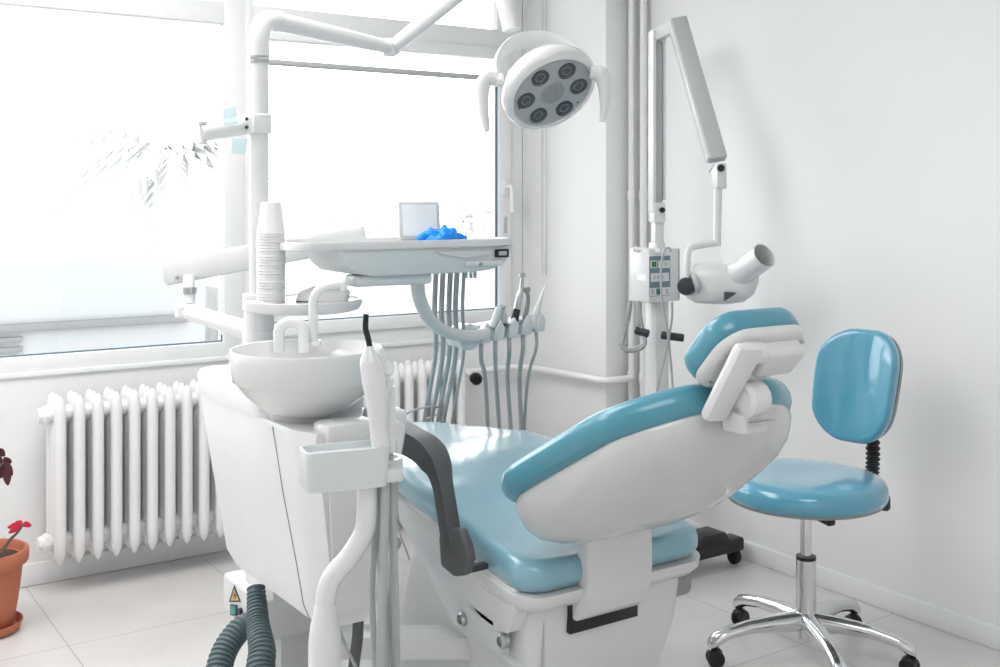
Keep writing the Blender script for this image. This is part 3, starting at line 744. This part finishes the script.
# right-hand C shaped clip
cc = c+Rc@V((.10,.03,-.0))
rg = MB(); rs = []
for k in range(19):
    a = math.radians(-100+ 200*k/18); dv_ = Rc@V((math.cos(a),math.sin(a),0)); ctr = cc+Rc@V((-.005,0,0))
    rs.append([rg.b.verts.new(ctr+dv_*(.030+e)+UP*zz) for e, zz in ((0,-.035),(.009,-.035),(.009,.0),(0,.0))])
rg.skin(rs).build('holder_ring','cool',ah_,40)
MB().obox(c+Rc@V((.093,-.02,-.025)),(.05,.03,.03),Rc,.006).build('holder_lug','cool',ah_)
st = spl([W(367,480,d=HD+.02),W(367,510,d=HD+.02),W(364,532,d=HD+.02),W(350,556,d=HD+.02),W(333,576,d=HD+.02),W(326,595,d=HD+.02),W(325,625,d=HD+.02)],6)
MB().tube(st,.0215,20).build('stem','ceram',ah_)
s0 = W(325,612,d=HD+.02)
MB().lathe(s0,(0,0,-1),[(.021,-.02),(.024,.0),(.031,.03),(.034,.06),(.035,.11),(0,.11)],24).cyl(s0-UP*.08,V((s0.x,s0.y,.0)),.03).cyl(V((s0.x,s0.y,0)),V((s0.x,s0.y,.015)),.09,bev=.004).build('stem_socket','white',ah_)
# suction handpiece
sh = thing('suction_handpiece', W(372,440,d=HD), 'large white suction handpiece with black bent tip standing in the holder', 'suction handpiece', 'handpieces in the assistant holder')
SD = HD+.01
MB().tube(spl([W(381,447,d=SD),W(379,430,d=SD),W(377,405,d=SD),W(374,380,d=SD),W(370,362,d=SD),W(369,346,d=SD)],6),[.020,.019,.0225,.0255,.022,.008],20).build('grip','ceram',sh)
MB().tube(spl([W(370,348,d=SD),W(368,338,d=SD),W(365.5,328,d=SD),W(366,314,d=SD)],6),[.006,.0062,.0062,.0058],12).build('suction_tip','black',sh,label='black bent tip')
MB().tube(spl([W(381,447,d=SD+.01),W(385,480,d=SD+.01),W(384,540,d=SD),W(382,600,d=SD),W(381,650,d=SD),W(381,700,d=SD+.05)],8),.010,14).build('hose','tube',sh)
cl = MB()
for k in range(7):
    p = W(380+random.uniform(-3,8),352+k*6+random.uniform(-3,3),d=SD+.05)
    cl.ball(p,.016,(1,.7,1.1),10)
cl.build('clear_sheath','clear',sh,label='loose clear plastic sheath')
s2 = thing('air_syringe', W(391,440,d=HD+.03), 'small white syringe with buttons standing at the right end of the holder', 'syringe', 'handpieces in the assistant holder')
MB().tube(spl([W(389,452,d=SD+.03),W(389.5,425,d=SD+.03),W(391,405,d=SD+.03),W(392,386,d=SD+.03)],6),[.016,.015,.010,.006],16).build('grip','ceram',s2)
MB().cyl(W(390,392,d=SD+.03),W(391.5,378,d=SD+.03),.0065,.0045).build('nozzle','plastic',s2)
MB().obox(W(396,428,d=SD+.03),(.014,.012,.03),Rc,.003).obox(W(397,437,d=SD+.03),(.012,.01,.012),Rc,.003).build('button','plastic',s2)
MB().tube(spl([W(389,452,d=SD+.03),W(392,500,d=SD+.03),W(394,560,d=SD+.03),W(396,640,d=SD+.05),W(396,700,d=SD+.1)],8),.0085,12).build('hose','tube',s2)
hs = [([(374,482),(374,540),(372,590),(374,640),(378,700)],.0065,'thin grey hose hanging at the left of the bundle below the holder'),
      ([(378,482),(377,540),(385,600),(386,650),(386,700)],.008,'grey hose hanging in the middle of the bundle below the holder'),
      ([(396,478),(393,540),(391,600),(393,650),(395,700)],.0075,'grey hose hanging at the right of the bundle below the holder')]
for i,(q,r,lb) in enumerate(hs):
    solo(MB().tube(spl([W(a,b_,d=SD+.045+.02*i) for a,b_ in q],8),r,12).build('grey_hose','tube'),lb,'hose','hoses hanging below the assistant holder')
# dark hose & thin ones behind the stem
solo(MB().tube(spl([W(357,600,d=2.75),W(358,630,d=2.75),W(354,665,d=2.75),W(350,700,d=2.8)],8),.014,14).build('drain_hose','grey'),'dark grey drain hose dropping from below the water unit','hose')
solo(MB().tube(spl([W(335,618,d=2.42),W(345,645,d=2.45),W(356,668,d=2.5),W(362,690,d=2.6)],8),.004,10).build('thin_tube','tube'),'thin grey tube slanting down beside the white stem','tube')

# corrugated hoses
def corr(path, r, amp=.10, pitch=.011):
    pts = spl(path,40); L = 0; out = [pts[0]]; acc = 0
    for a, b in zip(pts, pts[1:]): L += (b-a).length
    n = int(L/pitch*4); res = []; cum = [0]
    for a, b in zip(pts, pts[1:]): cum.append(cum[-1]+(b-a).length)
    j = 0
    for k in range(n+1):
        s = L*k/n
        while j < len(pts)-2 and cum[j+1] < s: j += 1
        t = (s-cum[j])/max(1e-9, cum[j+1]-cum[j]); res.append(pts[j].lerp(pts[j+1],t))
    rr_ = r if isinstance(r, tuple) else (r, r)
    rad = [(rr_[0]+(rr_[1]-rr_[0])*min(1,2.5*k/n))*(1+(amp*.5 if (k % 4) in (0,1) else -amp*.5)) for k in range(n+1)]
    return MB().tube(res, rad, 20)
h1 = [V((1.18,2.965,.272)),V((1.13,2.955,.265)),V((1.065,2.915,.215)),V((1.015,2.83,.13)),V((.965,2.72,.068)),V((.94,2.5,.045)),V((.92,2.2,.045))]
solo(corr(h1,(.031,.036),.18,.013).build('corrugated_hose','hose',None,25),'slate corrugated hose curving left from the service box to the floor','hose','corrugated hoses')
h2 = [W(256,588,d=2.98),W(257,605,d=2.95),W(258,625,d=2.90),W(262,650,d=2.82),W(265,690,d=2.74),V((1.08,2.34,.05))]
solo(corr(h2,(.023,.034),.18,.012).build('corrugated_hose','hose',None,25),'slate corrugated hose dropping straight down in front of the service box','hose','corrugated hoses')

# ================================================================ X-RAY MACHINE
XC = V((3.04,3.37,0))
xr = thing('xray_machine', XC, 'white mobile dental x-ray machine on a black wheeled stand by the right wall', 'x-ray machine')
bs_ = MB()
for yy in (3.17,3.57): bs_.beam((2.72,yy,.085),(3.29,yy,.085),.08,.055,.012)
bs_.beam((2.95,3.17,.09),(2.95,3.57,.09),.09,.05,.01).box((2.90,3.2,.09),(3.16,3.42,.135),.01)
bs_.build('stand_base','black',xr)
MB().prism([(3.03,3.12,.115),(3.20,3.12,.115),(3.18,3.13,.15),(3.05,3.13,.15)],(0,.1,0),.003).build('foot_pedal','black',xr)
for x,y in ((2.76,3.17),(3.27,3.17),(2.76,3.57),(3.27,3.57)):
    cst = MB().cyl((x-.014,y,.03),(x+.014,y,.03),.03,bev=.004).cyl((x,y,.03),(x,y,.07),.01)
    cst.box((x-.018,y-.02,.035),(x+.018,y+.02,.06),.008).build('caster','black',xr)
MB().box(XC+V((-.035,-.035,.11)),XC+V((.035,.035,1.22)),.008).build('column','white',xr)
# vertical channel arm
ct = W(663,30,d=4.46); cbm = W(663,212,d=4.46)
MB().beam(XC+UP*1.15,XC+UP*1.28,.05,.05,.006).build('column_neck','white',xr)
Ru = Matrix.Rotation(-YAW+.3,3,'Z')
base1 = V((XC.x,XC.y,0)); ztop = ct.z; zbot = 1.27
def ub(cx, z_0, z_1, w_, d_, nm, m, yo=0, bev=.003):
    c = base1+Ru@V((cx,yo,0)); return MB().obox(V((c.x,c.y,(z_0+z_1)/2)),(w_,d_,z_1-z_0),Ru,bev).build(nm,m,xr)
ub(-.022,1.40,ztop,.014,.05,'channel_side','white'); ub(.026,1.45,ztop-.03,.006,.05,'channel_side','white')
ub(.003,1.42,ztop-.04,.036,.03,'channel_insert','midgrey',.005)
ub(.0,1.36,1.44,.05,.055,'channel_foot','white')
ub(.002,1.27,1.38,.04,.04,'arm_post','plastic')
p = base1+Ru@V((.008,-.03,0)); MB().cyl(p+UP*1.41,p+UP*1.41-FWD*.012,.011).build('bolt','black',xr)
# oblique arm
o0 = W(679,24,d=4.42); o1 = W(718,160,d=4.20)
MB().beam(base1+UP*(ztop-.02)-LAT*.01,o0,.04,.05,.006).build('top_joint','white',xr)
MB().beam(o0+(o0-o1).normalized()*.02,o1,.05,.066,.005,up=LAT).build('oblique_arm','midgrey',xr,label='pale grey sloping arm')
MB().beam(o0-LAT*.036,o1-LAT*.036,.05,.012,.002,up=LAT).build('oblique_rail','white',xr)
jb = W(719,176,d=4.20)
MB().obox(jb,(.042,.05,.095),Ru,.006).build('arm_end','white',xr)
MB().cyl(W(721,168,d=4.17),W(721,168,d=4.155),.014).build('tilt_knob','black',xr)
MB().cyl(W(709,172,d=4.19),W(714,165,d=4.17),.003).build('lever','steel',xr)
MB().cyl(W(718,188,d=4.20),W(717,246,d=4.20),.016,.0145).build('drop_rod','white',xr)
MB().tube(spl([W(719,243,d=4.20),W(710,244,d=4.19),W(698,246,d=4.18),W(690,249,d=4.17),W(687.5,258,d=4.16),W(687,280,d=4.16)],6),.0125,14).build('yoke_rod','white',xr)
MB().lathe(W(687,286,d=4.17),-FWD*1-LAT*.35,[(0,0),(.032,0),(.034,.02),(.030,.034),(.015,.038),(0,.038)],20).build('head_knob','dark',xr)
# tube head, lying along lat axis
hd_ = MB(); rs = []
secp = [(684,286,9,.02),(688,284,15,.05),(696,283,20,.065),(710,283.5,20.5,.075),(728,284,20,.078),(742,284,18,.07),(752,282,13,.055),(757,278,7,.03),(758.5,277,3,.012)]
for i,(px,py,hh,dd) in enumerate(secp):
    dd0 = 4.22-.012*i; c = W(px,py,d=dd0); k = dd0/F
    rs.append([hd_.b.verts.new(c+UP*(hh*k)*math.copysign(abs(math.sin(a))**.75,math.sin(a))+FWD*dd*math.copysign(abs(math.cos(a))**.75,math.cos(a))) for a in [2*PI*j/24 for j in range(24)]])
hd_.skin(rs).build('tube_head','plastic',xr,60)
MB().cyl(W(697,283,d=4.14),W(693,284,d=4.14),.034,.034).build('head_ring','midgrey',xr)
q0 = W(736,276,d=4.14); q1 = W(764.5,255.5,d=4.02); ax_ = (q1-q0).normalized()
MB().lathe(q0-ax_*.02,ax_,[(.056,0),(.054,.02),(.050,.03),(.048,.06),(.0485,(q1-q0).length+.02),(.045,(q1-q0).length+.02),(.043,.03),(0,.03)],32).build('aiming_cone','ceram',xr)
tr_ = MB().prism([W(725,292,d=4.083),W(737,293,d=4.075),W(725,301,d=4.09)],FWD*.02,0).build('head_mark','grey',xr,label='dark triangular mark')
# control box on the column
bx0, by0 = 2.935, 3.30; bz0, bz1 = W(649,301,x=bx0).z-.008, W(649,249,x=bx0).z
cb_ = MB().box((bx0,by0,bz0),(3.102,3.415,bz1),.006).build('control_box','white',xr)
yy = by0-.0012
def pq(px): return W(px,270,y=by0).x
def pb(x0,y0_,x1,y1_,t,b=None): return (b or MB()).box((pq(x0),by0-t,W((x0+x1)/2,y1_,y=by0).z),(pq(x1),by0+.001,W((x0+x1)/2,y0_,y=by0).z),0)
pb(649.3,256,670,296,.0012).build('control_panel','panel',cb_)
b = pb(650.2,260.5,656.8,268,.002); pb(658,260.5,669.5,268,.002,b); pb(650.6,273,668.6,281.5,.002,b); pb(649.6,287.5,669.8,295.5,.002,b); b.build('key_field','white',cb_)
pb(651.5,261.5,656,267,.003).build('display','led',cb_)
b = MB()
for px in (653,657,661): pb(px,275.5,px+2,279,.003,b)
pb(664,262,667,266,.003,b); pb(650.8,289,653.6,294,.003,b); pb(664.8,289,668,294,.003,b); b.build('key','midgrey',cb_)
pb(656,288.5,660.5,294.5,.003).build('start_key','led',cb_)
MB().box((pq(679)-.003,by0-.0015,bz0+.01),(pq(679),by0,bz1-.005),0).build('box_seam','backgrey',cb_)
MB().box((bx0-.0012,3.315,bz0+.085),(bx0,3.37,bz0+.11),0).build('rating_plate','trimw',cb_)
MB().cyl(W(634,249,x=bx0-.01),W(660,252,y=by0-.01),.011).build('cable_arm','white',xr)
# handles
for a, b_, nm in ((635,649,0),(661,684,1)):
    MB().cyl(W(a,330 if nm==0 else 335,d=4.42),W(b_,334 if nm==0 else 338,d=4.40),.016,bev=.004).build('push_handle','dark',xr)
MB().cyl(W(648,333,d=4.60),W(664,336,d=4.60),.009).build('handle_bar','steel',xr)
# coiled cord (a real spiral)
path = spl([W(630,302,x=bx0-.004),W(628,318,d=4.42),W(623.5,338,d=4.40),W(622,345,d=4.4),W(627,350,d=4.4),W(637,349,d=4.4),W(644,344,d=4.4),W(643,334,d=4.41),W(639.5,318,d=4.42),W(639,302,d=4.43)],60)
coil = []; X = V((1,0,0))
for i in range(0,len(path)):
    T = (path[min(i+1,len(path)-1)]-path[max(i-1,0)]).normalized(); X = (X-T*X.dot(T)).normalized(); Y = T.cross(X); a = i*2*PI/6
    coil.append(path[i]+(X*math.cos(a)+Y*math.sin(a))*.0085)
MB().tube(coil,.0035,6).build('coiled_cord','tube',xr)
MB().tube(spl([W(671,252,d=4.36),W(669,248,d=4.36),W(664,251,d=4.36),W(661,270,d=4.35),W(662,300,d=4.35),W(668,335,d=4.36),W(664,360,d=4.38),W(657,392,d=4.40),W(654,440,d=4.42)],8),.0045,8).build('cable','tube',xr)
MB().tube(spl([W(672,302,d=4.37),W(672,318,d=4.37),W(669,340,d=4.38),W(671,365,d=4.38),W(673,395,d=4.40),W(673,440,d=4.42)],8),.0045,8).build('cable','tube',xr)

# ================================================================ STOOL
SP = cam(.97,3.54,0)
stl = thing('stool', SP, 'blue dentist stool with rounded backrest and five chrome legs on wheels', 'stool')
def sp(l,d,z): return SP+LAT*l+FWD*d+UP*z
angs = []
tips = [(-.338,-.075),(-.165,.295),(.205,.205),(.298,-.135),(.02,-.335)]
for l,d in tips:
    v = (LAT*l+FWD*d); v.z = 0; L = .32; v = v.normalized()
    sd = UP.cross(v)
    lg = MB(); rs = []
    prof = [(.0,.118,.030,.032),(.05,.118,.030,.030),(.12,.118,.026,.025),(.2,.113,.023,.021),(.27,.098,.023,.020),(.308,.082,.026,.024),(.328,.070,.018,.018)]
    for s_,z_,w_,h_ in prof:
        rs.append([lg.b.verts.new(SP+v*s_+UP*(z_)+sd*w_*math.cos(2*PI*j/16)+UP*h_*(math.sin(2*PI*j/16))) for j in range(16)])
    lg.skin(rs).build('leg','chrome',stl,60)
    c0 = SP+v*.308
    ca = random.uniform(0,PI); cv = V((math.cos(ca),math.sin(ca),0))
    cs = MB().cyl(c0+UP*.03,c0+UP*.068,.008)
    tq = c0+UP*.027
    cs.cyl(tq-cv*.022,tq-cv*.008,.027,bev=.004).cyl(tq+cv*.008,tq+cv*.022,.027,bev=.004).cyl(tq-cv*.02,tq+cv*.02,.008)
    cs.ball(c0+UP*.04,.024,(1,1,.8),12).build('caster','black',stl)
MB().cyl(SP+UP*.065,SP+UP*.15,.034,.032,bev=.003).build('hub','chrome',stl)
MB().cyl(SP+UP*.14,SP+UP*.315,.031,bev=.002).build('gas_column','chrome',stl)
MB().cyl(SP+UP*.312,SP+UP*.323,.031).build('column_collar','black',stl)
MB().cyl(SP+UP*.32,SP+UP*.50,.017).build('piston','chrome',stl)
seat_out = [(math.cos(2*PI*k/64)*.254, math.sin(2*PI*k/64)*.25) for k in range(64)]
MB().rings2d(seat_out, [(0,-.0),(.5,0),(.92,0),(.95,.004),(.95,.02),(.9,.022),(0,.022)], lambda u,v_,h: sp(u-.005,v_,.500+h)).build('seat_base','backgrey',stl)
SS = [(0,0),(.5,0),(.94,0),(.985,.10),(1,.28),(1,.45),(.985,.65),(.95,.82),(.89,.93),(.8,.98),(.65,1.),(.5,1.),(.3,.98),(0,.97)]
MB().rings2d(seat_out, [(s_,h*.078) for s_,h in SS], lambda u,v_,h: sp(u-.005,v_,.508+h)).build('seat','tealstool',stl,60)
dB = V(( .75,.62,0)).normalized()
bdir = (LAT*.77+FWD*.64).normalized()        # from the seat towards the backrest
bside = UP.cross(bdir)
bc_ = SP+bdir*.245+LAT*.062+UP*.833
# bellows post
bp = [SP+bdir*.12+UP*.49, SP+bdir*.235+UP*.49, SP+bdir*.29+UP*.53, SP+bdir*.295+UP*.60, SP+bdir*.29+UP*.70]
MB().beam(bp[0],bp[1]+bdir*.03,.05,.014,.003).build('back_bar','black',stl)
bp = [q_+LAT*.048 if k_ > 0 else q_ for k_, q_ in enumerate(bp)]
pp_ = spl([bp[2]-UP*.04,bp[2],bp[3],bp[4]],30)
MB().tube(pp_,[.019 if (k//3)%2 else .024 for k in range(len(pp_))],14).build('bellows','black',stl,20)
tl = math.radians(6)
BNn = (-bdir*math.cos(tl)+UP*math.sin(tl)*1.0).normalized(); BU = bside.cross(BNn).normalized()
if BU.z < 0: BU = -BU
bko = rrect(.150,.185,.10,taper=-.12,bulge=.05)
bko = [(u, v_) for u, v_ in rrect(.134,.178,.100,taper=-.16,bulge=.06)]
bko = [(u/1.08+.03*(1-v_/.18)*.5, v_) for u, v_ in bko]
def bkm(u,v_,h):
    curve = .045*(u/.15)**2
    return bc_+bside*u+BU*v_+BNn*(h+curve)
MB().rings2d(bko, [(s_,h*.05) for s_,h in CUSH], bkm).build('backrest','tealstool',stl,60)
MB().rings2d(bko, [(0,-.032),(.6,-.032),(.88,-.028),(.95,-.014),(.975,.002),(.9,.003),(.5,.003),(0,.003)], bkm).build('backrest_shell','backgrey',stl,60)
MB().beam(sp(-.01,-.10,.488),sp(.03,-.18,.478),.03,.022,.006).build('height_lever','black',stl)
kk = SP+bdir*.22+UP*.482+LAT*.08-FWD*.10
MB().lathe(kk,(LAT-FWD*.3),[(0,0),(.022,0),(.028,.006),(.028,.022),(.02,.03),(0,.03)],9).build('tilt_knob','black',stl)

# ================================================================ PLANT
pc = W(-13,640,z=0); pc = V((W(-13,632,z=0).x, W(-13,632,z=0).y, 0))
pt = thing('flower_pot', pc, 'terracotta plastic flower pot standing on its saucer at the left edge', 'flower pot')
MB().lathe(pc+UP*.008,(0,0,1),[(0,0),(.075,0),(.082,.01),(.098,.10),(.112,.215),(.127,.222),(.131,.232),(.131,.262),(.127,.268),(.120,.268),(.116,.262),(.112,.24),(0,.24)],48).build('pot','terra',pt,40)
MB().lathe(pc,(0,0,1),[(0,0),(.085,0),(.10,.006),(.112,.032),(.112,.036),(.108,.036),(.097,.012),(0,.008)],48).build('saucer','terra',pt,40)
soil = MB().lathe(pc,(0,0,1),[(.112,.245),(.09,.253),(.05,.258),(0,.26)],32)
soil.build('soil','soil',pt)
pl_ = thing('potted_plant', pc+UP*.25, 'spindly plant with a few red and withered maroon leaves growing in the terracotta pot', 'plant')
stt = [pc+UP*.25+LAT*.03, W(2,551,d=3.60), W(10,540,d=3.58), W(17,533,d=3.58), W(23,525,d=3.58)]
MB().tube(spl(stt,6),[.006,.005,.0035],8).build('stem','stem',pl_)
st2 = [pc+UP*.25-LAT*.02, W(-16,530,d=3.62), W(-10,490,d=3.62), W(-1,468,d=3.60), W(4,462,d=3.6)]
MB().tube(spl(st2,6),[.007,.005,.003],8).build('stem','stem',pl_)
def leaf(p, d, L, w_, m):
    d = V(d).normalized(); s_ = d.cross(V(FWD)).normalized(); nrm = s_.cross(d)
    b = MB(); cen = []; rows = []
    for k in range(9):
        t = k/8; wd = w_*math.sin(PI*min(1,t*.92+.04))**.8; c = p+d*L*t-UP*.25*L*t*t
        rows.append([b.b.verts.new(c-s_*wd+nrm*wd*.3), b.b.verts.new(c-nrm*.0005), b.b.verts.new(c+s_*wd+nrm*wd*.3),  b.b.verts.new(c+nrm*.0008)])
    b.skin(rows)
    b.build('leaf', m, pl_, 80)
tp_ = W(22,526,d=3.58)
for dd, L in (((-.9,.1,.1),.05),((-.6,0,.6),.03),((.8,-.1,.35),.035),((-.95,0,-.25),.045)): leaf(tp_, LAT*dd[0]+FWD*dd[1]+UP*dd[2], L, .011, 'red')
t2 = W(5,462,d=3.6)
for k in range(9):
    a = k*.7+.2; leaf(t2+UP*random.uniform(-.02,.02)-LAT*random.uniform(0,.03), LAT*math.cos(a)+UP*math.sin(a)*.9+FWD*random.uniform(-.5,.5), random.uniform(.034,.05), .015, 'maroon')

# ================================================================ OUTSIDE
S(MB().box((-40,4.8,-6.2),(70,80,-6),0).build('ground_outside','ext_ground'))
nb = thing('neighbouring_building', (2,12,-6), 'pale flat roofed building outside the left window', 'building')
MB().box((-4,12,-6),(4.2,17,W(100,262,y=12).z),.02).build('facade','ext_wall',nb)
MB().box((-4,11.93,W(100,327,y=11.93).z),(4.0,12.0,W(100,319.5,y=11.93).z),.01).build('ledge','ext_ledge',nb)
b = MB()
for k in range(4): b.box((-3,11.95,W(20,(337+k*10),y=11.95).z-.05),(W(23,345,y=11.95).x,12.0,W(20,(337+k*10),y=11.95).z),.005)
b.build('shutter','ext_ledge',nb)
rb = thing('tiled_roof_house', (9.5,14,-6), 'pale tiled roof house outside the right window', 'building')
za, zb = W(300,262,y=13).z, W(300,300,y=13).z
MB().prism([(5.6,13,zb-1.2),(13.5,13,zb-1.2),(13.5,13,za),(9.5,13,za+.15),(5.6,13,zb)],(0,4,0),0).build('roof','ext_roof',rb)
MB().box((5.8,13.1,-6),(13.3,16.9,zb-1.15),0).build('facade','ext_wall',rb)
def cluster(name, pts, r, n, seed, label, cat):
    rnd = random.Random(seed); t = thing(name, V((pts[0].x,pts[0].y,-6)), label, cat, 'trees outside the windows'); m = MB()
    for c, rad in pts_r(pts, r):
        for k in range(n):
            v = V((rnd.gauss(0,1),rnd.gauss(0,1),rnd.gauss(0,1))).normalized()*rad*rnd.uniform(.4,1)
            p = c+v; a = V((rnd.gauss(0,1),rnd.gauss(0,1),rnd.gauss(0,1))).normalized(); b_ = a.orthogonal().normalized(); s_ = rnd.uniform(.05,.13)
            m.b.faces.new([m.b.verts.new(q) for q in (p-a*s_, p+b_*s_*.5, p+a*s_, p-b_*s_*.5)])
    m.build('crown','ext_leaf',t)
    MB().cyl((pts[0].x,pts[0].y,-6),(pts[0].x,pts[0].y,pts[0].z),.18,.08).build('trunk','hazed_bark',t)
    return t
def pts_r(pts, r): return [(p, r) for p in pts]
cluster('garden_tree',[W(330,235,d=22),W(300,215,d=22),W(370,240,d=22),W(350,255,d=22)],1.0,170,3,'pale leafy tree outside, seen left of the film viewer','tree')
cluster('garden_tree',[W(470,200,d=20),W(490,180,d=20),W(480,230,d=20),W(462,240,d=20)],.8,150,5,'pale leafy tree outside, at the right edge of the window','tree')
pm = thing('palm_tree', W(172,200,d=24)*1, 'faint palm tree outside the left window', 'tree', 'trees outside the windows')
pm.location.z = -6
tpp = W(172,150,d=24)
MB().cyl((tpp.x,tpp.y,-6),tpp,.45,.35).build('trunk','hazed_bark',pm)
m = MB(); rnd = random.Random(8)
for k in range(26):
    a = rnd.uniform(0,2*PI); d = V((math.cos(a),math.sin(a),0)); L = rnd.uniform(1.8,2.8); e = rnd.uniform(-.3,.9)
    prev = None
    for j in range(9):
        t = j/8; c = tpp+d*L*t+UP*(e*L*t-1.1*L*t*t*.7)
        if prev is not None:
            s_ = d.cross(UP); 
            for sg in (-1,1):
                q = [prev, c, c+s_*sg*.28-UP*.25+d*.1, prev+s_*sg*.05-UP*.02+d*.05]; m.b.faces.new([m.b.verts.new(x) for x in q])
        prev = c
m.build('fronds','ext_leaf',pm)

# ================================================================ LIGHT, WORLD, CAMERA
LAMP = 31  # energy of the two added fill panels near the window
wd = bpy.data.worlds.new('world'); bpy.context.scene.world = wd; wd.use_nodes = True
bg = wd.node_tree.nodes['Background']; bg.inputs[0].default_value = (.96,.985,1,1); bg.inputs[1].default_value = 5.0
for k,(x,y,lb) in enumerate(((.9,.3,'added square ceiling fill panel far from the window, dimmer than the others'),(-.5,3.1,'added square ceiling fill panel near the window, the one farther left'),(1.0,3.1,'added square ceiling fill panel near the window, above the dental unit'))):  # unseen panels added overhead to fill the room with light
    cd = thing('fill_panel', (x,y,H-.05), lb, 'added fill light', 'added ceiling fill panels')
    MB().box((x-.65,y-.65,H-.05),(x+.65,y+.65,H-.001),.01).build('housing','white',cd)
    ld_ = bpy.data.lights.new('fill_lamp','AREA'); ld_.shape = 'SQUARE'; ld_.size = 1.25; ld_.energy = LAMP if k else 21; ld_.color = (1,.99,.98)
    lo = bpy.data.objects.new('fill_lamp', ld_); C.objects.link(lo); lo.parent = cd; lo.location = (0,0,-.01)

cam_d = bpy.data.cameras.new('camera'); cam_o = bpy.data.objects.new('camera', cam_d); C.objects.link(cam_o)
cam_o.location = (0,0,EYE); cam_o.rotation_euler = (PI/2,0,-YAW)
cam_d.sensor_width = 36; cam_d.lens = 36*F/1000; cam_d.shift_y = -(333.5-200)/1000; cam_d.clip_start = .05; cam_d.clip_end = 300
sc = bpy.context.scene; sc.camera = cam_o
sc.view_settings.view_transform = 'Standard'; sc.view_settings.look = 'None'; sc.view_settings.gamma = 1; sc.view_settings.use_curve_mapping = False
sc.view_settings.exposure = 0.05
